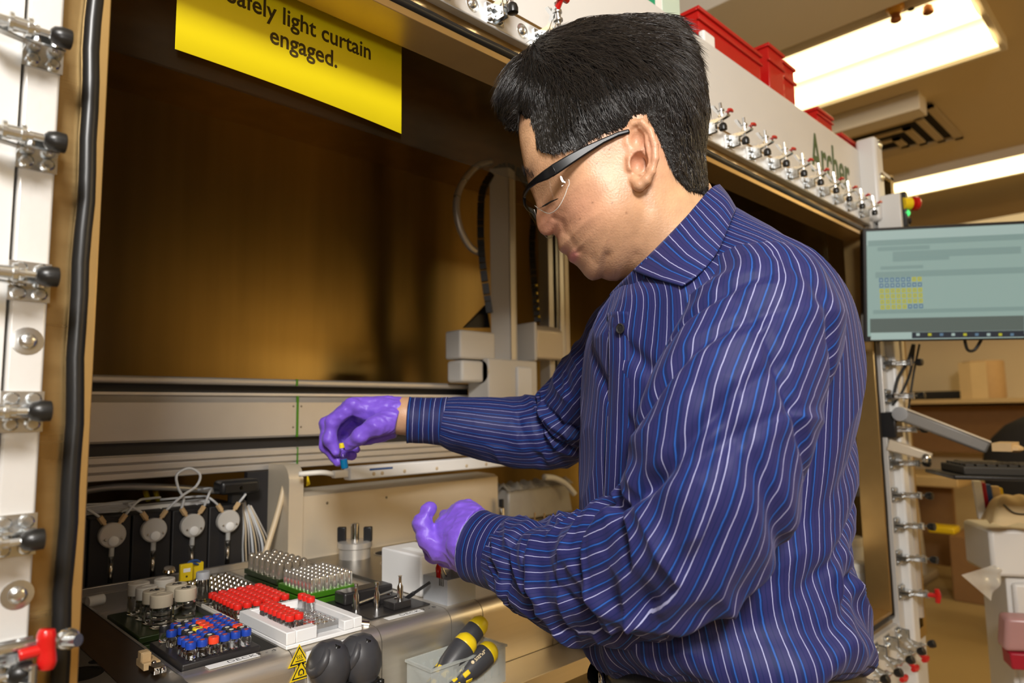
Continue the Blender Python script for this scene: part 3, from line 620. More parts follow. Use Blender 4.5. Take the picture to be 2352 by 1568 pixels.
# dark green rack, big vials
rk = thing('vial_rack', 'dark green tiered rack holding the wide capped jars', 'rack', (.350, 1.085, ZL))
MB().box((-.049, -.074, 0), (.049, .074, .010)).build('lower_plate', 'rack_green_dark', rk, bevel=.001)
MB().box((-.050, -.075, .0135), (.050, .075, .022)).build('upper_plate', 'rack_green_dark', rk, bevel=.0015)
MB().box((-.045, -.070, .010), (.045, .070, .0135)).build('spacer', 'rack_green_dark', rk)
big = [((-.015, -.047), 'bone_cap', 'wide glass jar with beige cap, nearest of the jars on the green rack'), ((-.016, -.018), 'bone_cap', 'wide glass jar with marked beige cap just behind the nearest jar'),
       ((-.016, .013), 'ivory_cap', 'wide glass jar with ivory cap, third along the left row of jars'), ((-.017, .047), 'ivory_cap', 'wide glass jar with white cap at the left back of the jars'),
       ((.020, -.037), 'bone_cap', 'wide glass jar with marked beige cap at the right front of the jars'), ((.019, -.003), 'bone_cap', 'wide glass jar with marked beige cap in middle of the right row'),
       ((.018, .045), 'ivory_cap', 'wide glass jar with pale cap at the right back of the jars')]
for k, ((dx, dy), cm, lb) in enumerate(big):
    v = vial('big', (.350+dx, 1.085+dy, ZL+.0222), cm, None, lb, 'wide jars on the green rack', 'glass_jar'); v.rotation_euler = (0, 0, 0)
    if 'marked' in lb:
        MB().tube([(-.006, -.002, .0448), (-.003, .002, .0448), (0, -.001, .0448), (.003, .0025, .0448), (.006, -.001, .0448)], .0008, 5, 4).tube([(.001, -.004, .0448), (.004, -.003, .0448), (.006, -.004, .0448)], .0007, 5, 4).build('pen_mark', 'ink', v)
# metal block with bare vials and a lone capped vial
rk = thing('vial_block', 'steel block of bare glass vials behind the red capped vials', 'rack', (.458, 1.165, ZM))
MB().box((-.045, -.060, 0), (.045, .060, .010)).build('block', 'steel_dark', rk, bevel=.001)
bv = MB().lathe([(.0040, 0), (.0046, .001), (.0046, .011), (.0030, .0155), (.0012, .017)], 10)
for j in range(7):
    for i in range(7):
        if i < 2 and j < 3: continue
        o = obj_of('bare_vial', gm('bare', bv, 'bare_vial', 'chrome'), None, (.458-.036+.012*i, 1.165-.050+.0165*j, ZM+.010)); tag(o, 'bare silver vial in steel block'+where(j, i), 'vial', 'bare vials in the steel block')
v = thing('glass_vial', 'tall glass vial with grey cap beside the yellow connectors', 'vial', (.4225, 1.125, ZM+.010))
MB().lathe(vial_mesh(.0095, .034, .008, .030), 18).build('glass_body', 'glass', v, smooth='auto'); MB().lathe([(.0100, 0), (.0100, .010), (.0095, .011)], 18, (0, 0, .033)).build('cap', 'grey_plastic', v, smooth='auto')
# yellow connectors with blue lead
for k, (px, py) in enumerate(((427, 1314), (452, 1310))):
    c = at_y(px, py, 1.20 if k == 0 else 1.225)
    t = thing('yellow_connector', ('yellow thermocouple connector with white sticker' if k == 0 else 'yellow thermocouple connector standing behind the grey capped vial'), 'connector', c)
    MB().box((-.010, -.004, -.014), (.010, .004, .014)).build('body', 'yellow_plastic', t, bevel=.0015)
    if k == 0: MB().box((-.0055, -.0046, .001), (.0055, -.0040, .007)).build('sticker', 'white_label', t); MB().lathe([(.0018, 0), (.0012, .0006)], 8, (0, -.0041, -.006), (0, -1, 0)).build('screw', 'ink', t)
o = MB().tube([at_y(427, 1302, 1.20), at_y(436, 1290, 1.21), at_y(452, 1287, 1.22), at_y(462, 1295, 1.225), at_y(462, 1305, 1.225)], .0022, 7).tube([at_y(430, 1302, 1.2), at_y(440, 1293, 1.21), at_y(455, 1296, 1.222)], .0020, 7).build('blue_lead', 'blue_cable', smooth=True); tag(o, 'blue twisted lead between the yellow connectors', 'cable')
o = MB().lathe([(.010, 0), (.0105, .003), (.0085, .006)], 18, at_y(388, 1312, 1.24), (0, -.4, 1)).build('steel_knob', 'chrome', smooth='auto'); tag(o, 'small round steel knob behind the beige capped jars', 'knob'); 
o2 = MB().cyl(at_y(388, 1316, 1.24), at_y(388, 1316, 1.24)+Vector((0, .02, -.12+.0)), .003, 8).build('stem', 'zinc_dark', o)
# red rack
rk = thing('vial_rack', 'dark low rack holding the dense block of dark red capped vials', 'rack', (.449, 1.0185, ZM))
MB().box((-.044, -.057, 0), (.044, .057, .0148)).build('plate', 'steel_dark', rk, bevel=.001)
MB().box((-.0460, -.057, 0), (-.044, .057, .018)).build('side_strip', 'ivory_cap', rk)
for j in range(8):
    for i in range(6):
        vial('small', (.4145+.0140*i, .974+.0128*j, ZM+.015), 'red_cap', None, 'small red capped vial in dense rear rack'+where(j, i), 'red capped vials in the rear rack')
# white rack
rk = thing('vial_rack', 'white plastic tray with grey insert holding a few red capped vials', 'rack', (.4535, .8680, ZW))
w_ = MB().box((-.0525, -.0675, 0), (.0525, .0690, .005)).box((-.0525, -.0675, .005), (-.040, .0690, .020)).box((.040, -.0675, .005), (.0525, .0690, .018)).box((-.040, .060, .005), (.040, .0690, .020)).box((-.040, -.0675, .005), (-.012, -.052, .020)).box((.026, -.0675, .005), (.040, -.052, .017))
w_.build('tray', 'ptfe', rk, bevel=.0012)
MB().box((-.0398, -.0518, .005), (.0398, .0598, .0100)).build('grey_insert', 'grey_insert', rk, bevel=.0006)
hole = MB().lathe([(.0046, 0), (.0046, .0006), (.0034, .0006), (.0034, .0002)], 12)
red_here = {(j, 0) for j in range(8)} | {(j, 1) for j in range(8)} | {(7, 5), (6, 5), (5, 5)}
red_here -= {(7, 0)}
for j in range(8):
    for i in range(6):
        p = (.4235+.0122*i, .8375+.0122*j, ZW+.0102)
        if (j, i) in red_here: vial('small', p, 'orange_cap' if False else 'red_cap', None, 'small bright red capped vial in white tray'+where(j, i), 'red capped vials in the white tray')
        else:
            o = obj_of('empty_seat', gm('hole', hole, 'empty_seat', 'chrome'), rk, (p[0]-.4535, p[1]-.8680, .0101))
c = at_y(822, 1433, .822)
t = thing('lock_knob', 'white round knob with steel bolt at corner of white tray', 'knob', c)
MB().lathe([(.008, 0), (.009, .002), (.009, .010), (.007, .012)], 18, (-.006, .004, 0), (.8, -.5, .1)).build('knob_body', 'ptfe', t, smooth='auto'); MB().lathe([(.0052, 0), (.0052, .012), (.0035, .012), (.0035, .009)], 14, (.002, -.002, 0), (.8, -.6, -.15)).build('bolt', 'chrome', t, smooth='auto')
# green racks with upturned tubes
def tube_rack(cx, cy, hx, hy, nx, ny, r, h, m, label, vlabel, grp, gl):
    t = thing('tube_rack', label, 'rack', (cx, cy, ZD)); MB().box((-hx, -hy, 0), (hx, hy, .008)).build('lower_plate', m, t, bevel=.001); MB().box((-hx, -hy, .010), (hx, hy, .018)).build('upper_plate', m, t, bevel=.001); MB().box((-hx+.004, -hy+.004, .008), (hx-.004, hy-.004, .010)).build('spacer', 'rack_black', t)
    v = MB().lathe([(r, 0), (r, h-r*.9), (r*.86, h-r*.45), (r*.5, h-r*.12), (r*.15, h)], 14)
    for j in range(ny):
        for i in range(nx):
            o = obj_of('glass_tube', gm(label, v, 'glass_tube', gl), None, (cx+(i-(nx-1)/2)*(2*hx-.018)/(nx-1), cy+(j-(ny-1)/2)*(2*hy-.018)/(ny-1), ZD+.018)); tag(o, vlabel+where(j, i), 'tube', grp)
mat('tube_smoke', (0.42, 0.37, 0.30), 0.08, 0.7)
mat('tube_silver', (0.80, 0.77, 0.70), 0.10, 0.85)
tube_rack(.5535, 1.005, .041, .050, 6, 8, .0043, .022, 'rack_green', 'bright green rack of upturned slim glass tubes', 'slim upturned tube in bright green rack', 'slim tubes in the bright green rack', 'tube_silver')
tube_rack(.549, 1.135, .030, .062, 4, 6, .0058, .027, 'rack_green_dark', 'dark green rear rack of wide upturned glass tubes', 'wide upturned tube in dark green rack', 'wide tubes in the dark rear rack', 'tube_smoke')
# black pit with posts
pt = thing('tool_pit', 'black open tool bay with small posts beside white tray', 'tool bay', (.590, .890, ZD))
MB().box((-.052, -.060, .0005), (.050, .062, .002)).build('bay_floor', 'rack_black', pt)
MB().box((-.045, .020, .002), (.040, .050, .020)).build('black_block', 'rack_black', pt, bevel=.003)
MB().box((-.008, -.052, .002), (.022, -.024, .012)).build('black_block', 'rack_black', pt, bevel=.001)
MB().box((-.005, -.010, .002), (.030, .010, .010)).build('black_block', 'rack_black', pt, bevel=.001)
MB().tube([(-.045, -.002, .008), (.035, .016, .010)], .002, 8, 0).build('steel_rod', 'steel_flat', pt)
for dx, dy in ((-.041, -.005), (-.016, -.020)):
    MB().lathe([(.0052, 0), (.0045, .006), (.0040, .020), (.0022, .024), (.0022, .032), (.0032, .033), (.0032, .036)], 12, (dx, dy, .002)).build('post', 'chrome', pt, smooth='auto')
MB().lathe([(.0045, 0), (.0045, .020), (.0022, .024), (.0022, .034), (.0035, .035)], 12, (.012, -.038, .010)).build('post', 'chrome', pt, smooth='auto')
for dx, dy in ((.010, -.030), (.016, -.034), (.020, .002)): MB().lathe([(.003, 0), (.0018, .001)], 10, (dx, dy, .0122 if dy < -.02 else .0102)).build('bay_screw', 'chrome', pt)
# white block, cup, tool
t = thing('white_block', 'tall white plastic block behind the grey cup', 'block', (.6885, .926, ZD))
b_ = MB().box((-.034, -.054, 0), (.034, .054, .062)); b_.build('body', 'ptfe', t, bevel=.003, seg=3)
for k in range(4): MB().box((-.016+.004*k, -.035, .0618), (-.014+.004*k, .02, .0624)).build('groove', 'white_label', t)
cu = thing('grey_cup', 'square grey plastic cup at front of the deck', 'cup', (.6815, .836, ZD))
hx, hy, hz, th = .0275, .029, .036, .0018
MB().box((-hx, -hy, 0), (hx, hy, .002)).box((-hx, -hy, .002), (-hx+th, hy, hz)).box((hx-th, -hy, .002), (hx, hy, hz)).box((-hx+th, -hy, .002), (hx-th, -hy+th, hz)).box((-hx+th, hy-th, .002), (hx-th, hy, hz)).build('cup_body', 'grey_plastic', cu)
for k in range(3): MB().box((-hx-.0004, -.020+.004*k, .026), (-hx, -.018+.004*k, .036)).build('cup_slot', 'steel_dark', cu)
c = at_d(1005, 1345, (at_z(1005, 1345, 1.03)-Vector(CAM)).dot(Vector(CF)))
o = MB().lathe([(.0035, 0), (.0035, .040), (.0042, .041), (.0042, .047), (.0012, .055)], 10, (.662, .838, ZD+.002)).build('red_pen', 'red_plastic', smooth='auto'); o.scale = (1, 1, 1); tag(o, 'red pointed pen standing in the grey cup', 'pen')
o = MB().tube([(.676, .840, 1.004), (.671, .846, 1.05), (.674, .848, 1.050), (.681, .842, 1.032)], .0011, 6, 4).build('wire_clip', 'chrome', smooth=True); tag(o, 'bent wire clip standing in the grey cup', 'clip')
p, q = at_z(1020, 1345, 1.031), at_z(915, 1386, 1.006)
q = Vector((.6435, .835, 1.031)); p2 = at_y(915, 1386, .872)
d = (p2-q); R = frame((0, 0, 0), d, (0, 0, 1)).to_3x3()
o = MB().cbox((q+p2)/2, (d.length/2, .0022, .0022), R).cbox(q+d*.75, (d.length*.25, .0030, .0026), R).build('hex_tool', 'black_plastic', bevel=.0006); tag(o, 'thin black rod leaning against the grey cup', 'tool')
# dark plate with bores behind, and the gripper cup
hp = ws(MB().box((.655, .905, ZD), (1.10, 1.24, ZD+.006)), 'bored_plate', 'steel_dark', bevel=.001)
for x, y, r in ((.80, 1.17, .028), (.76, 1.08, .032), (.745, .99, .030), (.85, 1.09, .032), (.84, .99, .032), (.93, 1.09, .03), (.93, .99, .03), (.80, .92, .012), (.88, .92, .012)):
    ws(MB().lathe([(r, 0), (r*.9, .0004)], 28, (x, y, ZD+.006)), 'bore', 'dark_gap')
    ws(MB().lathe([(r*1.08, 0), (r*1.08, .0012), (r*1.0, .0012), (r*1.0, 0)], 28, (x, y, ZD+.0058), cap=False), 'bore_rim', 'steel_flat')
gp = thing('gripper_cup', 'round silver gripper cup with two black prongs on the plate', 'gripper', (.731, 1.185, ZD+.006))
MB().lathe([(.030, 0), (.030, .018), (.033, .020), (.033, .030), (.026, .032)], 32).build('cup_base', 'anodised', gp, smooth='auto')
for s in (-1, 1): MB().cbox((s*.018, -s*.018, .044), (.008, .006, .014), Matrix.Rotation(-PI/4, 3, 'Z')).build('prong', 'black_plastic', gp, bevel=.002)
MB().lathe([(.008, 0), (.008, .034), (.0065, .035)], 18, (0, 0, .030)).build('chrome_post', 'chrome', gp, smooth='auto')
# things on the deck at the right: bottles, small jars, bagged box
def bottle(px, py, r, h, label):
    b = at_z(px, py, ZD+.006); t = thing('sample_bottle', label, 'bottle', b)
    MB().lathe([(r*.9, 0), (r, .002), (r, h*.66), (r*.7, h*.70)], 16).build('bottle_body', 'chrome', t, smooth='auto'); MB().lathe([(r*.75, 0), (r*.75, h*.30), (r*.62, h*.31)], 16, (0, 0, h*.69)).build('cap', 'black_plastic', t, smooth='auto')
bottle(1152, 1205, .0085, .062, 'slim silver bottle with black cap left of the plastic bag')
for k, (px, py) in enumerate(((1190, 1222), (1228, 1222), (1250, 1224), (1272, 1226), (1296, 1226), (1318, 1224))):
    b = at_z(px, py, ZD+.006); t = thing('sample_jar', ('small amber jar beside the silver bottle' if k == 0 else 'small steel jar with stick before the bag, '+ORD[k-1]+' from left'), 'jar', b, None if k == 0 else 'jars before the plastic bag')
    MB().lathe([(.0085, 0), (.009, .001), (.009, .020), (.0075, .022)], 16).build('jar_body', 'chrome' if k else 'steel_dark', t, smooth='auto'); MB().lathe([(.0088, 0), (.0088, .006), (.008, .007)], 16, (0, 0, .021)).build('lid', 'peek', t, smooth='auto')
    if k: MB().cyl((0, 0, .026), (.002, 0, .044), .0020, 8).build('stick', 'peek', t)
b0 = at_z(1168, 1200, ZD+.006)
bg = thing('bagged_box', 'pale box wrapped in a clear plastic bag at back right', 'bag', (b0.x, b0.y, ZD+.006))
MB().prism([(0, 0, 0), (.012, .010, .078), (.245, .012, .078), (.25, 0, 0)], (0, .09, 0)).build('box', 'bag_plastic', bg, bevel=.006, seg=3)
g = MB(); N = 26; vs = []
for i in range(N+1):
    for j in range(7):
        a = j/6; x = -.004+.262*i/N; y = -.004+.11*a; z = .078+.012*math.sin(i*1.3+j)*math.sin(j*2.1)+.010*(1-abs(2*a-1))
        vs.append((x, y, z))
g.add(vs, [(i*7+j, i*7+j+1, (i+1)*7+j+1, (i+1)*7+j) for i in range(N) for j in range(6)]); g.build('crumpled_top', 'bag_plastic', bg, smooth=True)
tubing([at_y(1250, 1095, 1.25), at_y(1275, 1098, 1.25), at_y(1300, 1112, 1.24), at_y(1320, 1135, 1.23)], .008, 'thick white hose curving above the bagged box', 'ptfe', 'white_hose', 'hose')
# ---------------------------------------------------------------- rubber bulbs
for k, (px, py, sc) in enumerate(((757, 1524, 1.0), (826, 1512, 1.08))):
    c = at_y(px, py, .752)
    t = thing('rubber_bulb', 'black rubber bulb with cable ties, '+('left of the pair on the white plate' if k == 0 else 'right and larger of the pair on the white plate'), 'bulb', c)
    r = .0248*sc; ax = Vector((.10, -.15, -1)); R = rot_to(ax)
    MB().lathe([(.010*sc, -r*1.02), (.017*sc, -r*.86), (.0225*sc, -r*.5), (.0248*sc, -r*.05), (.0235*sc, r*.45), (.019*sc, r*.80), (.016*sc, r*.98), (.0165*sc, r*1.10), (.019*sc, r*1.25), (.0205*sc, r*2.2)], 28, (0, 0, 0), ax).build('bulb_body', 'rubber_matte', t, smooth=True)
    ax2 = Vector((-.75, .10, .45))
    MB().lathe([(.010, -.012), (.0150*sc, -.004), (.0195*sc, 0), (.0205*sc, .004), (.0185*sc, .009), (.010, .0095)], 28, Vector((-.010*sc, 0, .006*sc)), ax2).build('bulb_flange', 'rubber_matte', t, smooth=True)
    MB().lathe([(.0172*sc, -.0016), (.0186*sc, 0), (.0172*sc, .0016)], 28, ax.normalized()*r*1.02, ax, cap=False).cbox(ax.normalized()*r*1.02+Vector((.014*sc, -.014*sc, 0)), (.003, .003, .003)).build('cable_tie', 'rubber', t, smooth=True)
    MB().lathe([(.0150*sc, -.0014), (.0164*sc, 0), (.0150*sc, .0014)], 28, Vector((-.0115*sc, -.001, .0095*sc)), ax2, cap=False).cbox(Vector((.001*sc, -.013*sc, .020*sc)), (.0026, .003, .004), Matrix.Rotation(.5, 3, 'Y')).build('cable_tie', 'rubber', t, smooth=True)
# ---------------------------------------------------------------- clear bin and screwdrivers
def clear_bin(c, hx, hy, hz, label, m='bin_clear', nslot=9, solid=False):
    t = thing('plastic_bin', label, 'bin', c); th = .0016
    w_ = MB().box((-hx, -hy, 0), (hx, hy, th)).box((-hx, -hy, th), (-hx+th, hy, hz)).box((hx-th, -hy, th), (hx, hy, hz)).box((-hx+th, -hy, th), (hx-th, -hy+th, hz)).box((-hx+th, hy-th, th), (hx-th, hy, hz))
    w_.box((-hx-.002, -hy-.002, hz-.003), (hx+.002, -hy, hz)).box((-hx-.002, hy, hz-.003), (hx+.002, hy+.002, hz)).box((-hx-.002, -hy, hz-.003), (-hx, hy, hz)).box((hx, -hy, hz-.003), (hx+.002, hy, hz))
    w_.build('bin_shell', m, t)
    for k in range(nslot):
        x = -hx*.8+1.6*hx*k/(nslot-1); MB().box((x-.0018, hy-.0030, hz*.25), (x+.0018, hy-.0018, hz*.80)).build('rib', m, t); MB().box((x-.0018, -hy-.0012, hz*.25), (x+.0018, -hy, hz*.80)).build('rib', m, t)
    return t
cc = at_y(1010, 1500, .755)
clear_bin((.627, .752, .905), .066, .026, .050, 'clear plastic bin holding three screwdrivers before the apron')
cb = at_z(1330, 1530, .895)
clear_bin((.965, .752, .897), .075, .024, .060, 'white ribbed plastic bin standing in the steel tray', 'ptfe', 14)
def screwdriver(a, b, label, s=1.0):
    """a: collar end of the handle, b: end cap"""
    a, b = Vector(a), Vector(b); d = b-a; L = d.length; t = thing('screwdriver', label, 'screwdriver', a); ax = d.normalized()
    pr = [(.0085, 0), (.0105, .03), (.0085, .16), (.0095, .24), (.0150, .46), (.0160, .66), (.0158, .80), (.0140, .90)]
    MB().lathe([(r*s, z*L) for r, z in pr], 24, (0, 0, 0), ax).build('grip', 'rubber_matte', t, smooth=True)
    MB().lathe([(.0152*s, .80*L), (.0157*s, .84*L), (.0145*s, .92*L), (.0100*s, .985*L), (.0035*s, L), (.0030*s, .985*L)], 24, (0, 0, 0), ax).build('end_cap', 'yellow_plastic', t, smooth=True)
    R = rot_to(ax)
    for k in range(6):
        an = k*PI/3; c = R@Vector((.0102*s*math.cos(an), .0102*s*math.sin(an), .315*L))
        rr = Matrix.Rotation(an, 3, 'Z'); MB().cbox(c, (.0016*s, .0034*s, .060*L), R@rr@Matrix.Rotation(math.radians(14), 3, 'Y')).build('yellow_inlay', 'yellow_plastic', t, bevel=.0015)
    for k in range(6):
        an = k*PI/3+.5; c = R@Vector((.0086*s*math.cos(an), .0086*s*math.sin(an), .12*L)); MB().cbox(c, (.0014*s, .0028*s, .045*L), R@Matrix.Rotation(an, 3, 'Z')).build('yellow_inlay', 'yellow_plastic', t, bevel=.001)
    MB().cyl((0, 0, 0), -ax*.022, .0028, 10).build('shaft', 'chrome', t, smooth=True)
    return t, R
screwdriver(at_y(1000, 1552, .768), at_y(1112, 1422, .768), 'yellow and black screwdriver at the back of the bin', 0.92)
screwdriver(at_y(985, 1590, .742), at_y(1082, 1462, .742), 'yellow and black screwdriver in the middle of the bin', 1.05)
sd, R = screwdriver(at_y(1030, 1582, .730), at_y(1134, 1486, .730), 'yellow and black screwdriver with gold size print', 1.0)
a = at_y(1030, 1582, .730); b = at_y(1134, 1486, .730); ax = (b-a).normalized(); n = (Vector(CAM)-(a+b)/2).normalized(); n = (n-ax*n.dot(ax)).normalized()
mat('gold_print', (0.75, 0.62, 0.40), 0.4)
text_mesh('size_print', '\u25cf 5/32"x3"', .0058, frame(ax*(b-a).length*.44+n*.0163-n.cross(ax)*(-.002), ax, n.cross(ax)), 'gold_print', sd, .0006, .0001)
# ================================================================== right-hand background
mat('screen', (0.02, 0.02, 0.02), 0.25, emit=(0.40, 0.56, 0.50), estr=0.62)
mat('screen_dark', (0.02, 0.02, 0.02), 0.3, emit=(0.13, 0.17, 0.15), estr=0.62)
mat('screen_line', (0.02, 0.02, 0.02), 0.3, emit=(0.30, 0.44, 0.40), estr=0.62)
mat('screen_pale', (0.02, 0.02, 0.02), 0.3, emit=(0.52, 0.68, 0.62), estr=0.62)
mat('screen_bar', (0.01, 0.01, 0.01), 0.3, emit=(0.02, 0.03, 0.045), estr=0.7)
mat('cell_yellow', (0.02, 0.02, 0.02), 0.3, emit=(0.50, 0.48, 0.02), estr=0.8)
mat('cell_blue', (0.02, 0.02, 0.02), 0.3, emit=(0.10, 0.20, 0.30), estr=0.8)
mat('bench_tan', (0.55, 0.40, 0.20), 0.5, 0, .06, 10)
mat('kraft', (0.55, 0.36, 0.17), 0.75, 0, .08, 30)
mat('cardboard', (0.26, 0.14, 0.055), 0.8, 0, .08, 20)
mat('drawer_white', (0.72, 0.71, 0.69), 0.4, 0, .03, 10)
mat('pink_tub', (0.55, 0.30, 0.30), 0.25, alpha=.75)
mat('crimson', (0.38, 0.01, 0.03), 0.4)
mat('chair_black', (0.012, 0.012, 0.014), 0.7, 0, .2, 30)
mat('paper_tan', (0.70, 0.52, 0.27), 0.7, 0, .06, 20)
mat('green_light', (0.02, 0.3, 0.05), 0.3, emit=(.1, 1, .25), estr=1.0)
mat('key_dark', (0.03, 0.027, 0.022), 0.5)
mat('arm_grey', (0.20, 0.19, 0.175), 0.4, 0.3)
mat('amber', (0.55, 0.26, 0.02), 0.35)
mat('copper', (0.40, 0.16, 0.06), 0.35, .7)
# ---- monitor
A = at_d(1985, 530, 1.79); B = at_d(2352, 512, 1.705); ux = (B-A).normalized(); uz = (at_d(2002, 783, 1.79)-A).normalized()*-1; uz = (uz-ux*uz.dot(ux)).normalized(); un = ux.cross(uz).normalized()
if un.dot(Vector(CAM)-A) < 0: un = -un
MW, MH = .520, .291
MO = thing('monitor', 'flat computer monitor with plate-map software at right of glovebox', 'monitor', A)
def mq(x0, y0, x1, y1, dz, th, m, name, par=None, bevel=0):      # rectangle in monitor coordinates from its top-left corner
    P = [ux*x-uz*y+un*dz for x, y in ((x0, y0), (x1, y0), (x1, y1), (x0, y1))]; return MB().prism(P, un*th).build(name, m, par or MO, bevel=bevel)
mq(-.004, -.006, MW, MH, -.030, .030, 'black_plastic', 'casing', bevel=.003)
scr = mq(.005, .002, MW-.01, MH-.014, .0002, .0006, 'screen', 'screen')
def px2m(px, py): p = at_d(px, py, 1.0)-Vector(CAM); t = (A-Vector(CAM)).dot(un)/p.dot(un); q = Vector(CAM)+p*t-A; return q.dot(ux), -q.dot(uz)
def mpx(a, b, m, name, dz=.0009):
    (x0, y0), (x1, y1) = px2m(*a), px2m(*b); return mq(x0, y0, x1, y1, dz, .0003, m, name, scr)
mpx((1993, 553), (2352, 550), 'screen_line', 'title_line'); mpx((1990, 533), (2352, 548), 'screen_pale', 'title_band', .0007)
for a, b in (((2015, 568), (2135, 572)), ((2050, 578), (2345, 582)), ((2050, 592), (2180, 596)), ((2022, 612), (2120, 616)), ((2010, 625), (2352, 627)), ((2005, 712), (2352, 713))): mpx(a, b, 'screen_line', 'text_line')
mpx((1998, 732), (2352, 758), 'screen_dark', 'grey_band'); mpx((2000, 762), (2352, 775), 'screen_pale', 'status_band', .0007); mpx((2094, 763), (2352, 773), 'screen_bar', 'task_bar', .0012)
for k in range(9): mpx((2104+27*k, 765), (2112+27*k, 771), ('screen_pale', 'cell_yellow', 'cell_blue')[k % 3], 'task_icon', .0015)
for r in range(6):
    for c in range(8):
        y_ = not ((r == 0 and c < 6) or r == 1 or (r == 5 and c > 4)); x = 2023.5+12.6*c+.7*r; y = 643.5+12.4*r-.4*c
        q = mpx((x-4.8, y-4.8), (x+4.8, y+4.8), 'cell_yellow' if y_ else 'cell_blue', 'plate_cell', .0010); mpx((x-1.7, y-1.7), (x+1.7, y+1.7), 'screen_line' if y_ else 'screen_pale', 'cell_dot', .0014)
mq(.012, MH-.0105, .040, MH-.0045, .0002, .0004, 'anodised', 'badge')
mq(.10, .10, .25, .24, -.060, .030, 'black_plastic', 'mount_plate')
p0 = at_d(2075, 790, 1.90); pole = MB().cyl(p0-Vector((0, 0, .75))+un*-.05, p0+Vector((0, 0, .15))+un*-.05, .016, 16).build('monitor_pole', 'anodised', smooth='auto'); tag(pole, 'grey pole behind the monitor lower edge', 'pole'); 
# ---- cables hanging under the monitor
def wire(pts, r, label, m='cable_black', nm='power_cable'):
    o = MB().tube([at_d(*p) for p in pts], r, 8).build(nm, m, smooth=True); tag(o, label, 'cable'); return o
wire([(2098, 790, 1.86), (2085, 830, 1.87), (2062, 870, 1.88), (2052, 915, 1.88)], .0045, 'black cable hanging from monitor, left of three')
wire([(2100, 790, 1.86), (2092, 850, 1.87), (2072, 900, 1.88), (2050, 930, 1.88)], .0035, 'black cable hanging from monitor, middle of three')
wire([(2112, 790, 1.86), (2100, 850, 1.87), (2092, 900, 1.87), (2086, 945, 1.87)], .0028, 'thin black cable hanging from monitor, right of three')
wire([(2214, 770, 1.76), (2222, 802, 1.765), (2240, 802, 1.765), (2260, 768, 1.755)], .004, 'black cable loop under the monitor edge')
# ---- keyboard arm and keyboard
ka = thing('keyboard_stand', 'grey folding arm bracket holding the keyboard tray', 'bracket', at_d(2062, 945, 1.86))
def kp(mb, nm, m, **k): o = mb.build(nm, m, None, **k); o.parent = ka; o.matrix_parent_inverse = Matrix.Translation(-Vector(ka.location)); return o
a, b = at_d(2068, 950, 1.85), at_d(2270, 1028, 1.74); d = (b-a).normalized(); sd = Vector((0, 0, 1)).cross(d).normalized(); up = d.cross(sd)
kp(MB().prism([a+up*.018-sd*.02, b+up*.016-sd*.02, b-up*.016-sd*.02, a-up*.018-sd*.02], sd*.04), 'arm_beam', 'arm_grey', bevel=.006)
kp(MB().prism([a+up*.020-sd*.022, b+up*.018-sd*.022, b+up*.014-sd*.022, a+up*.016-sd*.022], sd*.044), 'arm_top', 'beige_plate', bevel=.001)
kp(MB().cyl(a-sd*.028, a+sd*.028, .019, 20), 'pivot', 'zinc', smooth='auto')
kp(MB().cbox(at_d(2038, 975, 1.88), (.03, .03, .035)), 'pivot_block', 'black_plastic', bevel=.004)
a2, b2 = at_d(2040, 1020, 1.86), at_d(2140, 1050, 1.80); d2 = (b2-a2).normalized(); sd2 = Vector((0, 0, 1)).cross(d2).normalized(); up2 = d2.cross(sd2)
kp(MB().prism([a2+up2*.016-sd2*.015, b2+up2*.010-sd2*.015, b2-up2*.010-sd2*.015, a2-up2*.016-sd2*.015], sd2*.03), 'lower_bracket', 'beige_plate', bevel=.003)
kp(MB().sphere(at_d(2128, 1052, 1.78), .012, 12), 'bracket_ball', 'zinc', smooth=True)
kt = thing('keyboard_tray', 'black keyboard tray at the end of the arm', 'tray', at_d(2300, 1085, 1.70)); K0 = Vector(kt.location)
kx = ux; ky = Vector((0, 0, 1)).cross(kx); ky = -ky if ky.dot(Vector(CAM)-K0) < 0 else ky            # ky toward camera
def slab(o_, hx, hy, z0, z1, m, nm, par, bev=.003): return MB().prism([o_+kx*sx*hx+ky*sy*hy+Vector((0, 0, z0)) for sx, sy in ((-1, -1), (1, -1), (1, 1), (-1, 1))], (0, 0, z1-z0)).build(nm, m, par, bevel=bev)
slab(kx*.11, .25, .10, -.012, -.002, 'black_plastic', 'tray_board', kt); slab(kx*.0+ky*-.13, .05, .03, -.006, .02, 'black_plastic', 'tray_joint', kt)
kb = thing('keyboard', 'dark keyboard lying on the black tray', 'keyboard', K0+kx*.11+Vector((0, 0, .006))); slab(Vector((0, 0, 0)), .22, .075, -.008, .012, 'key_dark', 'keyboard_base', kb)
key = None
for r in range(5):
    for c in range(18):
        cc_ = kx*(-.20+.0235*c)+ky*(-.055+.026*r)+Vector((0, 0, .012))
        if key is None: key = MB().prism([kx*sx*.009+ky*sy*.010 for sx, sy in ((-1, -1), (1, -1), (1, 1), (-1, 1))], (0, 0, .005)).build('key', 'key_dark', kb); key.location = cc_
        else: o = key.copy(); COL.objects.link(o); o.location = cc_
wr = MB()
o = MB().cbox(at_d(2310, 1025, 1.72), (.05, .02, .010)).sphere(at_d(2330, 1030, 1.70), .02, 10, (1.6, 1, .5)).build('crumpled_wrap', 'peek', smooth='auto'); tag(o, 'crumpled tan wrapper lying behind the keyboard', 'wrapper')
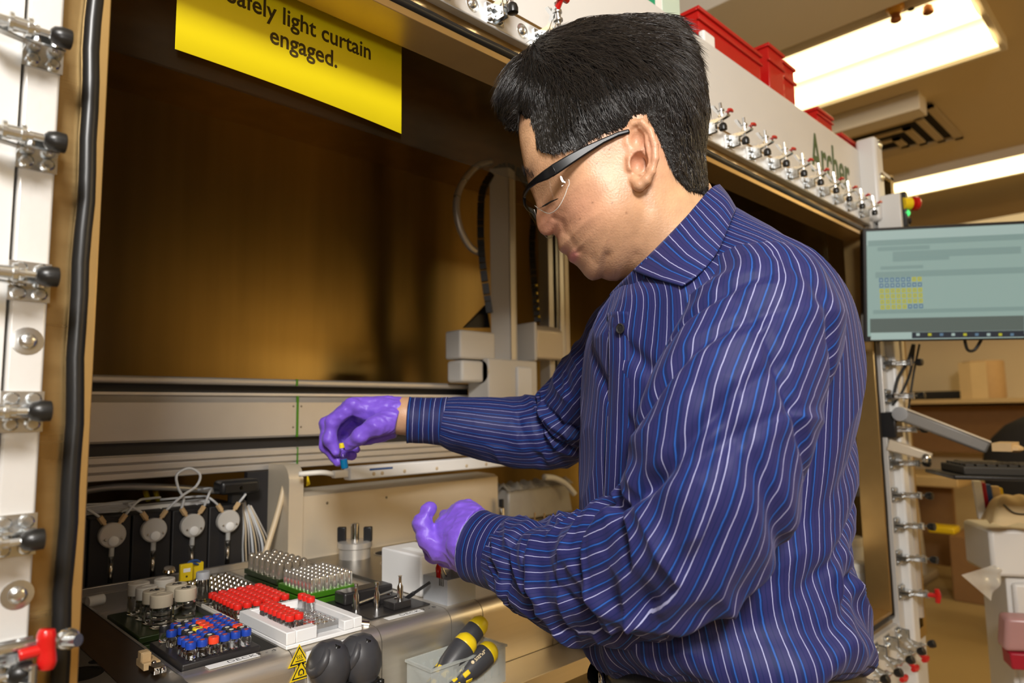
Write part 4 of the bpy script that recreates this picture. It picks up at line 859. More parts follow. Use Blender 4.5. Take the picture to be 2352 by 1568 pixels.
# ---- emergency stop box
es = thing('emergency_stop', 'black control box with yellow and red emergency stop button', 'switch', at_d(2058, 490, 1.92))
e0 = Vector(es.location)
def ep(mb, nm, m, **k): o = mb.build(nm, m, None, **k); o.parent = es; o.matrix_parent_inverse = Matrix.Translation(-e0); return o
ep(MB().box(e0+Vector((-.012, -.03, -.045)), e0+Vector((.012, .05, .055))), 'box', 'black_plastic', bevel=.003)
c_ = at_d(2073, 468, 1.90); dx_ = Vector((.72, -.66, .02)); 
ep(MB().lathe([(.017, 0), (.017, .022), (.014, .024)], 20, c_, dx_), 'collar', 'yellow_plastic', smooth='auto'); ep(MB().lathe([(.012, .022), (.012, .030), (.019, .032), (.020, .040), (.014, .046)], 20, c_, dx_), 'button', 'red_plastic', smooth='auto')
ep(MB().lathe([(.009, 0), (.009, .012), (.006, .015)], 14, at_d(2076, 490, 1.90), dx_), 'indicator', 'green_light', smooth='auto'); ep(MB().lathe([(.010, 0), (.010, .016), (.007, .018)], 14, at_d(2076, 508, 1.90), dx_), 'knob', 'black_plastic', smooth='auto')
ep(MB().box(e0+Vector((-.030, -.02, -.05)), e0+Vector((-.013, .04, .05))), 'bracket', 'white_paint', bevel=.002)
# ---- red bins and boxes on the glovebox roof
TZ = 2.0135
def red_bin(x0, x1, y0, y1, h, label, ribs=0):
    t = thing('red_bin', label, 'bin', ((x0+x1)/2, (y0+y1)/2, TZ)); hx, hy = (x1-x0)/2, (y1-y0)/2; w_ = .004
    MB().box((-hx, -hy, 0), (hx, hy, w_)).box((-hx, -hy, w_), (-hx+w_, hy, h)).box((hx-w_, -hy, w_), (hx, hy, h)).box((-hx+w_, -hy, w_), (hx-w_, -hy+w_, h)).box((-hx+w_, hy-w_, w_), (hx-w_, hy, h)).build('bin_shell', 'red_plastic', t, bevel=.001)
    MB().box((-hx-.005, -hy-.005, h*.66), (hx+.005, -hy, h*.72)).box((-hx-.005, -hy-.005, h-.008), (hx+.005, -hy, h)).box((-hx-.005, -hy, h-.008), (-hx, hy, h)).box((hx, -hy, h-.008), (hx+.005, hy, h)).build('rim', 'red_plastic', t, bevel=.001)
    for k in range(ribs):
        z = .02+k*(h-.03)/ribs; MB().box((hx+.0055, -hy+.004, z), (hx+.010, hy-.004, z+(h-.03)/ribs*.6)).build('yellow_slot', 'paper_tan', t)
    return t
red_bin(1.20, 1.475, .665, .86, .085, 'long low red bin on glovebox roof beside the hair')
red_bin(1.52, 1.60, .665, .80, .130, 'tall slotted red bin on roof, left of two', 4); red_bin(1.635, 1.70, .68, .82, .135, 'tall slotted red bin on roof, right of two', 4)
red_bin(1.80, 1.90, .665, .76, .060, 'small red bin on roof near the lettering'); red_bin(1.95, 2.06, .66, .72, .030, 'shallow red tray on roof above the last letter')
t = thing('supply_box', 'pale green and white supply box with green panel on glovebox roof', 'box', (1.02, .75, TZ))
MB().box((-.12, -.08, 0), (.115, .09, .10)).build('carton', 'white_label', t, bevel=.002); MB().box((-.045, -.0808, .0), (.03, -.0800, .101)).build('green_panel', 'mint' if 'mint' in MATS else mat('mint', (.01, .33, .16), .5).name, t); MB().box((.055, -.081, 0), (.117, .091, .1005)).build('pale_sleeve', mat('pale_mint', (.55, .68, .58), .5).name, t)
o = MB().box((1.19, .648, 1.975), (1.235, .662, 2.04)).build('foam_tab', 'white_label', bevel=.004); tag(o, 'white folded foam tab at edge of roof behind the hair', 'foam')
# ---- things inside the glovebox at far right
for k, (x, y, hx, h) in enumerate(((2.10, .735, .038, .20), (2.20, .80, .045, .25), (2.13, .90, .045, .22))):
    t = thing('white_canister', 'white plastic canister inside glovebox right end, '+('left', 'front', 'rear')[k]+' of three', 'canister', (x, y, .6305))
    MB().lathe([(hx*.94, 0), (hx, .005), (hx, h*.82), (hx*.9, h*.86), (hx*.9, h)], 28).build('canister_body', 'ptfe', t, smooth='auto'); MB().lathe([(hx*.95, 0), (hx*.95, .02), (hx*.88, .023)], 28, (0, 0, h-.01)).build('lid', 'ivory_cap', t, smooth='auto')
pc = thing('port_cover', 'round polished steel port cover on inner right wall', 'port', (2.348, .815, 1.14))
MB().lathe([(.140, 0), (.140, .02), (.120, .028), (.115, .016), (.05, .012), (.045, .030), (.02, .034)], 40, (0, 0, 0), (-1, 0, 0)).build('cover_disc', 'steel_flat', pc, smooth='auto')
o = MB().box((1.935, .658, 1.44), (1.985, .661, 1.53)).build('white_note', 'white_label'); tag(o, 'pale rectangular note at inside of right window edge', 'note'); 
# ---- drawer cart with bits
dc = thing('drawer_cart', 'white plastic drawer cart below the keyboard', 'cart', (2.34, .355, 0)); c0 = Vector((2.34, .355, 0)); ca, cb_ = ux.copy(), ky.copy(); ca.z = 0; ca.normalize()
DA = at_d(2268, 1212, 1.86); dl_ = Vector((DA.x, DA.y, 0)); dc.location = dl_; 
def dbox(x0, x1, y0, y1, z0, z1, m, nm, par, bev=.004): return MB().prism([ca*x+ky*y+Vector((0, 0, z0)) for x, y in ((x0, y0), (x1, y0), (x1, y1), (x0, y1))], (0, 0, z1-z0)).build(nm, m, par, bevel=bev)
TZc = DA.z
dbox(.035, .40, -.16, -.004, .02, TZc-.13, 'drawer_white', 'cart_frame', dc)
for k in range(3):
    z1 = TZc-.13-.17*k; dr_ = dbox(.045, .39, -.15, .012, z1-.155, z1-.012, 'drawer_white', 'drawer', dc, .008); dbox(.15, .30, .0125, .02, z1-.075, z1-.055, 'drawer_white', 'drawer_pull', dr_)
tb = dbox(-.004, .40, -.16, .02, TZc-.125, TZc, 'drawer_white', 'top_tub', dc, .010)
# items on the cart
def top_thing(px, py, dep, nm, label, cat): return thing(nm, label, cat, at_d(px, py, dep))
for k, (px, m, w_) in enumerate(((2258, 'white_label', .010), (2272, 'crimson', .006), (2283, 'blue_cable', .007), (2300, 'paper_tan', .010), (2312, 'yellow_plastic', .005))):
    b_ = at_d(px, 1192, 1.87); t_ = at_d(px-14, 1105+4*k, 1.87)
    o = MB().prism([b_-ux*w_, b_+ux*w_, t_+ux*w_, t_-ux*w_], un*-.012).build('folder', m, bevel=.001); tag(o, ('white', 'red', 'dark blue', 'tan', 'yellow')[k]+' folder standing upright in the cart tub', 'folder')
pb = thing('paper_bag', 'crumpled tan paper bag lying on the cart tub', 'bag', at_d(2330, 1198, 1.82)); N = 16; vs = []
for i in range(N+1):
    for j in range(N+1):
        a, b = i/N*2-1, j/N*2-1; z = .068*max(0, (1-abs(a)**4))*max(0, (1-abs(b)**4))+.006*math.sin(5*a+2*b)*math.cos(6*b-a); vs.append(ux*a*.065+ky*b*.05+Vector((0, 0, z)))
MB().add(vs, [(i*(N+1)+j, i*(N+1)+j+1, (i+1)*(N+1)+j+1, (i+1)*(N+1)+j) for i in range(N) for j in range(N)]).build('bag_sheet', 'paper_tan', pb, smooth=True)
MB().tube([ux*-.04+ky*.045+Vector((0, 0, .05)), ux*-.02+ky*.05+Vector((0, 0, .03)), ux*.01+ky*.05+Vector((0, 0, .028)), ux*.03+ky*.05+Vector((0, 0, .04))], .002, 6).build('bag_fold', 'cable_black', pb, smooth=True)
zb = thing('plastic_pouch', 'clear plastic pouch hanging off the cart edge', 'pouch', at_d(2262, 1330, 1.82)); z0 = Vector(zb.location)
PQ = [at_d(2300, 1292, 1.84), at_d(2208, 1320, 1.80), at_d(2275, 1378, 1.80), at_d(2300, 1330, 1.82)]; vs = []
for i in range(11):
    for j in range(11):
        a, b = i/10, j/10; p = PQ[0].lerp(PQ[1], a).lerp(PQ[3].lerp(PQ[2], a), b)+un*.008*math.sin(7*a+3*b)*math.sin(5*b); vs.append(p-z0)
MB().add(vs, [(i*11+j, i*11+j+1, (i+1)*11+j+1, (i+1)*11+j) for i in range(10) for j in range(10)]).build('pouch_sheet', 'bag_plastic', zb, smooth=True)
tu = thing('pink_tub', 'translucent pink lidded tub held before the cart drawers', 'tub', at_d(2335, 1460, 1.74)); t0 = Vector(tu.location)
MB().prism([at_d(2312, 1420, 1.74)-t0, at_d(2420, 1425, 1.70)-t0, at_d(2420, 1500, 1.70)-t0, at_d(2308, 1497, 1.74)-t0], un*-.05).build('tub_body', 'pink_tub', tu, bevel=.01, seg=3)
MB().prism([at_d(2320, 1500, 1.735)-t0, at_d(2420, 1506, 1.70)-t0, at_d(2420, 1545, 1.70)-t0, at_d(2325, 1538, 1.735)-t0], un*-.05).build('red_contents', 'crimson', tu, bevel=.004)
# ---- far benches
o = MB().box((5.95, -.6, 1.300), (6.6, 2.6, 1.335)).build('wall_shelf', 'bench_tan', bevel=.004); tag(o, 'long tan shelf on the far wall under the monitor', 'shelf')
o = MB().box((6.30, -.6, .92), (6.6, 2.6, 1.28)).build('shelf_back', 'cardboard'); tag(o, 'brown backing panel below the far shelf', 'panel')
rl = thing('paper_roll', 'fat brown paper towel roll standing on the far shelf', 'paper roll', at_z(2258, 918, 1.336)); rl.location.z = 1.3355
lx = rl.location.copy()
rl.location = (6.15, at_x(2262, 900, 6.15).y, 1.3355); MB().lathe([(.13, 0), (.135, .01), (.135, .27), (.13, .28), (.02, .28)], 28).build('roll', 'kraft', rl, smooth='auto'); MB().prism([(-.15, -.05, 0), (-.15, .05, 0), (-.13, .13, 0), (-.12, .06, 0)], (0, 0, .27)).build('loose_sheet', 'paper_tan', rl)
o = MB().box((6.15, 1.33, 1.336), (6.45, 1.95, 1.40)).build('black_case', 'black_plastic', bevel=.01); tag(o, 'flat black case on the far shelf left of paper roll', 'case')
o = MB().box((6.15, .2, 1.336), (6.45, .62, 1.37)).build('black_binder', 'black_plastic', bevel=.01); tag(o, 'thin black binder on the far shelf right of paper roll', 'binder')
dk = thing('desk', 'tan desk with metal leg far behind the glovebox post', 'desk', (5.75, 1.6, 0))
MB().box((-.05, -.30, .70), (.55, .9, .78)).build('desk_top', 'bench_tan', dk, bevel=.01); MB().cyl((0, -.02, .03), (.0, .02, .70), .035, 14).build('desk_leg', 'beige_plate', dk, smooth='auto'); MB().box((-.30, -.06, 0), (.25, .03, .07)).build('desk_foot', 'beige_plate', dk, bevel=.02)
MB().box((.2, -.2, .1), (.25, .8, .70)).build('modesty_panel', 'cardboard', dk)
bx = thing('cardboard_box', 'brown cardboard box on floor beside the far desk', 'box', (5.60, .96, 0)); MB().box((-.25, -.34, 0), (.25, .34, .42)).build('carton', 'cardboard', bx, bevel=.006); MB().box((-.251, -.06, .0), (-.249, .04, .42)).build('tape', 'kraft', bx)
yb = at_x(2172, 1232, 5.5); o = MB().box((5.40, yb.y-.08, .4205), (5.55, yb.y+.08, .465)).build('yellow_packet', 'yellow_plastic', bevel=.01); tag(o, 'yellow packet lying on the brown carton', 'packet')
ch = thing('office_chair', 'black office chair beside the cardboard box', 'chair', (4.55, .62, 0))
MB().sphere((0, 0, .92), .30, 20, (.25, 1, 1.05)).build('backrest', 'chair_black', ch, smooth=True); MB().box((-.05, -.27, .42), (.45, .27, .52)).build('seat', 'chair_black', ch, bevel=.04, seg=4); MB().cyl((.2, 0, .1), (.2, 0, .44), .03, 12).build('column', 'black_plastic', ch)
MB().cbox((-.02, 0, .58), (.02, .03, .16)).build('back_strut', 'black_plastic', ch)
for k in range(5):
    a = 2*PI*k/5+.5; e = Vector((.2+.30*math.cos(a), .30*math.sin(a), .075)); MB().tube([(.2, 0, .11), e], [.026, .018], 8, 0).build('base_spoke', 'black_plastic', ch); MB().cyl(e+Vector((-.02, .0, -.035)), e+Vector((.02, 0, -.035)), .038, 14).build('caster', 'black_plastic', ch)
o = MB().box((5.0, 1.95, .0), (5.5, 2.5, 1.15)).build('dark_cabinet', 'chair_black', bevel=.01); tag(o, 'dark cabinet standing behind the glovebox corner post', 'cabinet')
# ---- hanging hose couplings from the ceiling
for k, (px, py, dep, lab) in enumerate(((2056, 20, 2.45, 'amber hanging hose coupling in front of lamp, left of pair'), (2130, 2, 2.45, 'amber hanging hose coupling in front of lamp, right of pair'), (2310, 345, 4.1, 'amber hanging coupling before the far lamp, left of pair'), (2350, 352, 4.1, 'amber hanging coupling before the far lamp at frame edge'))):
    c = at_d(px, py, dep); s_ = 1.0 if k < 2 else 1.3
    t = thing('hanging_coupling', lab, 'coupling', c)
    MB().cyl((0, 0, .05*s_), (0, 0, CZ-c.z), .006, 8).build('drop_cord', 'cable_black', t)
    MB().lathe([(.010*s_, .06*s_), (.026*s_, .045*s_), (.030*s_, .0), (.024*s_, -.012*s_), (.016*s_, -.02*s_)], 16).build('coupling_body', 'amber', t, smooth=True); MB().lathe([(.015*s_, -.02*s_), (.015*s_, -.034*s_), (.018*s_, -.036*s_), (.018*s_, -.046*s_), (.012*s_, -.05*s_)], 14).build('coupling_tip', 'copper', t, smooth='auto')
for k, (px, py, dep) in enumerate(((2092, 10, 2.45), (2333, 350, 4.1))):
    c = at_d(px, py, dep); o = MB().cyl(c+Vector((0, 0, -.02)), (c.x, c.y, CZ), .011, 10).build('hanging_plug', 'cable_black', smooth='auto'); tag(o, 'black plug hanging between '+('the near' if k == 0 else 'the far')+' amber couplings', 'plug')
# ---- pipes under the far ceiling
for k, (y0, y1, z, r) in enumerate(((-2.5, 3.8, 2.28, .05), (-2.5, 3.8, 2.14, .035))):
    o = MB().cyl((6.2-.25*k, y0, z), (6.2-.25*k, y1, z), r, 16).build('ceiling_pipe', 'ceiling_edge', smooth='auto'); tag(o, ('thick' if k == 0 else 'thin')+' pipe running under the far ceiling', 'pipe')
# ================================================================== the man at the glovebox
FH = np.array([math.cos(YAW), math.sin(YAW), 0.0]); RH = np.array([math.sin(YAW), -math.cos(YAW), 0.0])
def LDZ(l, D, z): return np.stack([l*RH[0]+D*FH[0], l*RH[1]+D*FH[1], z+0*l], -1)
def PLv(px, py, D):                      # pixel arrays -> (l, z) on the upright plane at forward distance D
    px, py, D = np.broadcast_arrays(np.asarray(px, float), np.asarray(py, float), np.asarray(D, float))
    d = CR[None]*((px.ravel()-1176)/FPX)[:, None]-CU[None]*((py.ravel()-784)/FPX)[:, None]+CF[None]
    t = D.ravel()/(d@FH); p = CAM+d*t[:, None]
    return (p@RH).reshape(px.shape), p[:, 2].reshape(px.shape)
def AD(px, py, dep): return np.array(at_d(px, py, dep))
# ---- skin, hair and cloth materials
def attr_mat(name, attr, rough, sss=0.0, bump=0.0, bscale=300, spots=0.0, spec=0.5):
    m = bpy.data.materials.new(name); m.use_nodes = True; MATS[name] = m; nt = m.node_tree; b = nt.nodes['Principled BSDF']
    a = nt.nodes.new('ShaderNodeAttribute'); a.attribute_name = attr; out = a.outputs['Color']
    tc = nt.nodes.new('ShaderNodeTexCoord')
    n = nt.nodes.new('ShaderNodeTexNoise'); n.inputs['Scale'].default_value = 55; n.inputs['Detail'].default_value = 6; nt.links.new(tc.outputs['Object'], n.inputs['Vector'])
    mr = nt.nodes.new('ShaderNodeMapRange'); mr.inputs[1].default_value = .3; mr.inputs[2].default_value = .7; mr.inputs[3].default_value = .88; mr.inputs[4].default_value = 1.1; nt.links.new(n.outputs['Fac'], mr.inputs[0])
    mx = nt.nodes.new('ShaderNodeMix'); mx.data_type = 'RGBA'; mx.blend_type = 'MULTIPLY'; mx.inputs[0].default_value = 1
    nt.links.new(out, mx.inputs[6]); nt.links.new(mr.outputs[0], mx.inputs[7]); out = mx.outputs[2]
    if spots:
        v = nt.nodes.new('ShaderNodeTexVoronoi'); v.inputs['Scale'].default_value = 105; nt.links.new(tc.outputs['Object'], v.inputs['Vector'])
        r = nt.nodes.new('ShaderNodeMapRange'); r.inputs[1].default_value = .05; r.inputs[2].default_value = .12; r.inputs[3].default_value = spots; r.inputs[4].default_value = 0; nt.links.new(v.outputs['Distance'], r.inputs[0])
        n3 = nt.nodes.new('ShaderNodeTexNoise'); n3.inputs['Scale'].default_value = 30; nt.links.new(tc.outputs['Object'], n3.inputs['Vector'])
        r3 = nt.nodes.new('ShaderNodeMapRange'); r3.inputs[1].default_value = .52; r3.inputs[2].default_value = .60; nt.links.new(n3.outputs['Fac'], r3.inputs[0])
        mu = nt.nodes.new('ShaderNodeMath'); mu.operation = 'MULTIPLY'; nt.links.new(r.outputs[0], mu.inputs[0]); nt.links.new(r3.outputs[0], mu.inputs[1])
        m2 = nt.nodes.new('ShaderNodeMix'); m2.data_type = 'RGBA'; nt.links.new(mu.outputs[0], m2.inputs[0]); nt.links.new(out, m2.inputs[6]); m2.inputs[7].default_value = (.20, .085, .04, 1); out = m2.outputs[2]
    nt.links.new(out, b.inputs['Base Color']); b.inputs['Roughness'].default_value = rough; b.inputs['Specular IOR Level'].default_value = spec
    if sss: b.inputs['Subsurface Weight'].default_value = sss; b.inputs['Subsurface Radius'].default_value = (1, .35, .18); b.inputs['Subsurface Scale'].default_value = .005
    if bump:
        n2 = nt.nodes.new('ShaderNodeTexNoise'); n2.inputs['Scale'].default_value = bscale; n2.inputs['Detail'].default_value = 4; nt.links.new(tc.outputs['Object'], n2.inputs['Vector'])
        bp = nt.nodes.new('ShaderNodeBump'); bp.inputs['Strength'].default_value = bump; bp.inputs['Distance'].default_value = .0015; nt.links.new(n2.outputs['Fac'], bp.inputs['Height']); nt.links.new(bp.outputs[0], b.inputs['Normal'])
    return m
attr_mat('skin', 'tint', .42, .06, .30, 420, .28)
mat('hair_dark', (0.014, 0.011, 0.010), 0.24, spec=.8)
mat('hair_base', (0.008, 0.007, 0.006), 0.7, bump=.6, bscale=240, stretch=(1, 1, .3))
mat('glove', (0.20, 0.095, 0.66), 0.44, 0, 0.07, 25, 0.65, 70, sheen=.1)
mat('trouser', (0.05, 0.045, 0.042), 0.8, 0, 0.15, 60, .15, 300)
mat('leather', (0.012, 0.011, 0.011), 0.35, 0, .2, 80, .2, 200)
mat('frame_black', (0.006, 0.006, 0.007), 0.30, spec=.22)
mat('brow_hair', (0.012, 0.009, 0.008), 0.8, spec=.1)
mat('button_dark', (0.02, 0.02, 0.022), 0.25)
def stripe_mat(name, axis):
    m = bpy.data.materials.new(name); m.use_nodes = True; MATS[name] = m; nt = m.node_tree; b = nt.nodes['Principled BSDF']
    uv = nt.nodes.new('ShaderNodeUVMap'); uv.uv_map = 'UVMap'; sp = nt.nodes.new('ShaderNodeSeparateXYZ'); nt.links.new(uv.outputs[0], sp.inputs[0])
    nz = nt.nodes.new('ShaderNodeTexNoise'); nz.inputs['Scale'].default_value = 90; nt.links.new(uv.outputs[0], nz.inputs['Vector'])
    jm = nt.nodes.new('ShaderNodeMath'); jm.operation = 'MULTIPLY_ADD'; jm.inputs[1].default_value = .0012; nt.links.new(nz.outputs['Fac'], jm.inputs[0]); nt.links.new(sp.outputs[axis], jm.inputs[2])
    per = .0172
    dv = nt.nodes.new('ShaderNodeMath'); dv.operation = 'DIVIDE'; dv.inputs[1].default_value = per; nt.links.new(jm.outputs[0], dv.inputs[0])
    fr = nt.nodes.new('ShaderNodeMath'); fr.operation = 'FRACT'; nt.links.new(dv.outputs[0], fr.inputs[0])
    cr = nt.nodes.new('ShaderNodeValToRGB'); cr.color_ramp.interpolation = 'CONSTANT'; e = cr.color_ramp.elements
    base, navy, blue, white = (.017, .018, .098, 1), (.006, .013, .078, 1), (.014, .085, .36, 1), (.38, .40, .64, 1)
    stops = [(0, base), (.10, white), (.138, base), (.34, navy), (.50, blue), (.565, navy), (.62, base), (.80, navy), (.84, base)]
    e[0].position = 0; e[0].color = stops[0][1]; e[1].position = stops[1][0]; e[1].color = stops[1][1]
    for p, c in stops[2:]: q = e.new(p); q.color = c
    nt.links.new(fr.outputs[0], cr.inputs[0])
    wv = nt.nodes.new('ShaderNodeTexNoise'); wv.inputs['Scale'].default_value = 2500; nt.links.new(uv.outputs[0], wv.inputs['Vector'])
    mr = nt.nodes.new('ShaderNodeMapRange'); mr.inputs[3].default_value = .75; mr.inputs[4].default_value = 1.25; nt.links.new(wv.outputs['Fac'], mr.inputs[0])
    mx = nt.nodes.new('ShaderNodeMix'); mx.data_type = 'RGBA'; mx.blend_type = 'MULTIPLY'; mx.inputs[0].default_value = 1; nt.links.new(cr.outputs[0], mx.inputs[6]); nt.links.new(mr.outputs[0], mx.inputs[7])
    nt.links.new(mx.outputs[2], b.inputs['Base Color']); b.inputs['Roughness'].default_value = .62; b.inputs['Sheen Weight'].default_value = .10; b.inputs['Specular IOR Level'].default_value = .25
    b.inputs['Sheen Tint'].default_value = (.5, .5, .9, 1)
    return m
stripe_mat('shirt', 0); stripe_mat('shirt_cuff', 1)
m = bpy.data.materials.new('thin_clear'); m.use_nodes = True; MATS['thin_clear'] = m; nt = m.node_tree; nt.nodes.clear()
ou = nt.nodes.new('ShaderNodeOutputMaterial'); tr_ = nt.nodes.new('ShaderNodeBsdfTransparent'); tr_.inputs[0].default_value = (.93, .94, .93, 1); gl_ = nt.nodes.new('ShaderNodeBsdfGlossy'); gl_.inputs['Roughness'].default_value = .03
lw = nt.nodes.new('ShaderNodeLayerWeight'); pw = nt.nodes.new('ShaderNodeMath'); pw.operation = 'POWER'; pw.inputs[1].default_value = 5; nt.links.new(lw.outputs['Facing'], pw.inputs[0]); fz = nt.nodes.new('ShaderNodeMath'); fz.operation = 'MULTIPLY_ADD'; fz.inputs[1].default_value = .5; fz.inputs[2].default_value = .05; nt.links.new(pw.outputs[0], fz.inputs[0]); mxx = nt.nodes.new('ShaderNodeMixShader'); nt.links.new(fz.outputs[0], mxx.inputs[0]); nt.links.new(tr_.outputs[0], mxx.inputs[1]); nt.links.new(gl_.outputs[0], mxx.inputs[2]); nt.links.new(mxx.outputs[0], ou.inputs[0])
# ---- iso-surface of a sampled field (surface nets)
def nets(F, org, h):
    nx, ny, nz = F.shape; inside = F < 0
    cx_, cy_, cz_ = nx-1, ny-1, nz-1; N = cx_*cy_*cz_
    acc = np.zeros((N, 3)); cnt = np.zeros(N); quads = []
    def cid(i, j, k): return (i*cy_+j)*cz_+k
    for ax in range(3):
        sl0 = [slice(None)]*3; sl1 = [slice(None)]*3; sl0[ax] = slice(0, -1); sl1[ax] = slice(1, None)
        a, b = F[tuple(sl0)], F[tuple(sl1)]; ch = inside[tuple(sl0)] != inside[tuple(sl1)]
        I = np.argwhere(ch)
        if not len(I): continue
        fa = a[ch]; fb = b[ch]; t = fa/(fa-fb); P = I.astype(float); P[:, ax] += t
        o1, o2 = (ax+1) % 3, (ax+2) % 3; ids = []; ok = np.ones(len(I), bool); dims = (cx_, cy_, cz_)
        for d1, d2 in ((-1, -1), (0, -1), (0, 0), (-1, 0)):
            J = I.copy(); J[:, o1] += d1; J[:, o2] += d2
            g = np.all((J >= 0) & (J < np.array(dims)), axis=1); ok &= g; J = np.clip(J, 0, np.array(dims)-1); c = cid(J[:, 0], J[:, 1], J[:, 2]); ids.append(c)
            for q in range(3): acc[:, q] += np.bincount(c[g], P[g, q], N)
            cnt += np.bincount(c[g], minlength=N)
        q = np.stack(ids, 1); flip = fa > 0; q[flip] = q[flip][:, ::-1]; quads.append(q[ok])
    quads = np.concatenate(quads); used = np.unique(quads); remap = -np.ones(N, int); remap[used] = np.arange(len(used))
    V_ = acc[used]/cnt[used][:, None]*h+np.array(org); return V_, remap[quads]
def np_mesh(name, V_, Fq, m, parent=None, smooth=True, attrs=None, uv=None):
    me = bpy.data.meshes.new(name); V_ = np.asarray(V_, np.float32); Fq = np.asarray(Fq, np.int32)
    me.vertices.add(len(V_)); me.vertices.foreach_set('co', V_.ravel()); k = Fq.shape[1]
    me.loops.add(Fq.size); me.loops.foreach_set('vertex_index', Fq.ravel()); me.polygons.add(len(Fq)); me.polygons.foreach_set('loop_start', np.arange(len(Fq), dtype=np.int32)*k)
    me.update(calc_edges=True); me.validate()
    if smooth: me.shade_smooth()
    for kx, val in (attrs or {}).items():
        a = me.color_attributes.new(kx, 'FLOAT_COLOR', 'POINT'); c = np.ones((len(V_), 4), np.float32); c[:, :3] = val; a.data.foreach_set('color', c.ravel())
    if uv is not None:
        l = me.uv_layers.new(name='UVMap'); l.data.foreach_set('uv', np.asarray(uv, np.float32).ravel())
    me.materials.append(MATS[m]); o = bpy.data.objects.new(name, me); COL.objects.link(o)
    if parent: o.parent = parent
    return o
def capsule(P, a, b, ra, rb):
    a, b = np.asarray(a, float), np.asarray(b, float); ab = b-a; t = np.clip(((P-a)@ab)/max(ab@ab, 1e-12), 0, 1)
    return np.linalg.norm(P-(a+t[..., None]*ab), axis=-1)-(ra+(rb-ra)*t)
def smin(a, b, k): h = np.clip(.5+.5*(b-a)/k, 0, 1); return b*(1-h)+a*h-k*h*(1-h)
def vnoise(x, y, seed):
    r = np.random.RandomState(seed).rand(64, 64); xi = np.floor(x).astype(int); yi = np.floor(y).astype(int); fx = x-xi; fy = y-yi
    fx = fx*fx*(3-2*fx); fy = fy*fy*(3-2*fy); g = lambda i, j: r[i % 64, j % 64]
    return (g(xi, yi)*(1-fx)+g(xi+1, yi)*fx)*(1-fy)+(g(xi, yi+1)*(1-fx)+g(xi+1, yi+1)*fx)*fy
MAN = thing('person', 'man in striped blue shirt, safety glasses and purple gloves leaning into the glovebox', 'person', (0.725, 0.405, 0))
MI = Matrix.Translation((-.725, -.405, 0))
def own(o, par=None):
    o.parent = par or MAN
    if par is None: o.matrix_parent_inverse = MI
    return o
# ---------------------------------------------------------------- head: profile outline plus a map of half widths
D0 = 0.800
PROF = [(1191, 277), (1191, 303), (1194, 330), (1198, 352), (1203, 378), (1206, 395), (1210, 410), (1216, 428), (1224, 448), (1231, 466), (1233.5, 483), (1231, 498), (1232, 511), (1235, 524), (1241, 534), (1250, 540), (1262, 540), (1272, 536), (1279, 545), (1281, 556), (1283, 568), (1285, 574), (1292, 579), (1299, 582), (1303, 586), (1304.5, 591), (1308, 598), (1318, 603), (1326, 609), (1335, 620), (1343, 631), (1352, 639), (1362, 643.5), (1374, 641), (1384, 637), (1391, 639.5), (1402, 643), (1419, 643.5), (1434, 639), (1446, 640), (1452, 665), (1440, 760), (1700, 760), (1690, 600), (1652, 480), (1628, 430), (1606, 410), (1596, 370), (1606, 310), (1608, 250), (1597, 190), (1566, 135), (1515, 98), (1442, 84), (1362, 90), (1292, 114), (1238, 162), (1204, 220)]
def sdf_poly(X, Y, P):
    P = np.asarray(P, float); d = np.full(X.shape, 1e9); ins = np.zeros(X.shape, bool)
    for (x0, y0), (x1, y1) in zip(P, np.roll(P, -1, 0)):
        ex, ey = x1-x0, y1-y0; wx, wy = X-x0, Y-y0; t = np.clip((wx*ex+wy*ey)/(ex*ex+ey*ey+1e-15), 0, 1)
        d = np.minimum(d, (wx-ex*t)**2+(wy-ey*t)**2)
        c = ((y0 <= Y) & (y1 > Y)) | ((y1 <= Y) & (y0 > Y)); xc = x0+(Y-y0)*ex/(ey if abs(ey) > 1e-12 else 1e-12); ins ^= c & (X < xc)
    d = np.sqrt(d); return np.where(ins, d, -d)          # positive inside
def rbf(X, Y, pts, vals):
    pts = np.asarray(pts); n = len(pts); phi = lambda r: np.where(r > 0, r*r*np.log(r+1e-12), 0)
    A = np.zeros((n+3, n+3)); r = np.linalg.norm(pts[:, None]-pts[None], axis=-1); A[:n, :n] = phi(r)+np.eye(n)*1e-5; A[:n, n] = 1; A[:n, n+1:] = pts; A[n, :n] = 1; A[n+1:, :n] = pts.T
    w_ = np.linalg.solve(A, np.r_[vals, 0, 0, 0]); out = w_[n]+w_[n+1]*X+w_[n+2]*Y
    for k in range(n): out = out+w_[k]*phi(np.hypot(X-pts[k, 0], Y-pts[k, 1]))
    return out
WPT = [(1430, 120, 54), (1330, 150, 52), (1530, 160, 54), (1430, 220, 77), (1300, 240, 66), (1560, 290, 60), (1500, 240, 74), (1215, 290, 42), (1250, 340, 56), (1300, 330, 66), (1212, 385, 36), (1250, 395, 53), (1285, 440, 59), (1260, 450, 46), (1235, 440, 24), (1320, 465, 67), (1380, 400, 73), (1460, 360, 74), (1440, 500, 71), (1400, 560, 63), (1330, 520, 63), (1300, 545, 40), (1320, 580, 44), (1350, 600, 42), (1355, 628, 30), (1243, 515, 13), (1270, 518, 20), (1236, 480, 12), (1230, 462, 12), (1400, 620, 48), (1290, 500, 48), (1500, 560, 64), (1560, 480, 60), (1605, 440, 48), (1560, 640, 64), (1640, 560, 56), (1540, 380, 64)]
hh = .0014
gl, gz = PLv([1150, 1720], [700, 60], D0); lo, hi = gl.min()-.005, gl.max(); zlo, zhi = PLv(1450, 735, D0)[1], PLv(1450, 70, D0)[1]
LU = np.arange(lo, hi, hh); ZV = np.arange(zlo, zhi, hh); SV = np.arange(-.100, .1001, hh*1.15)
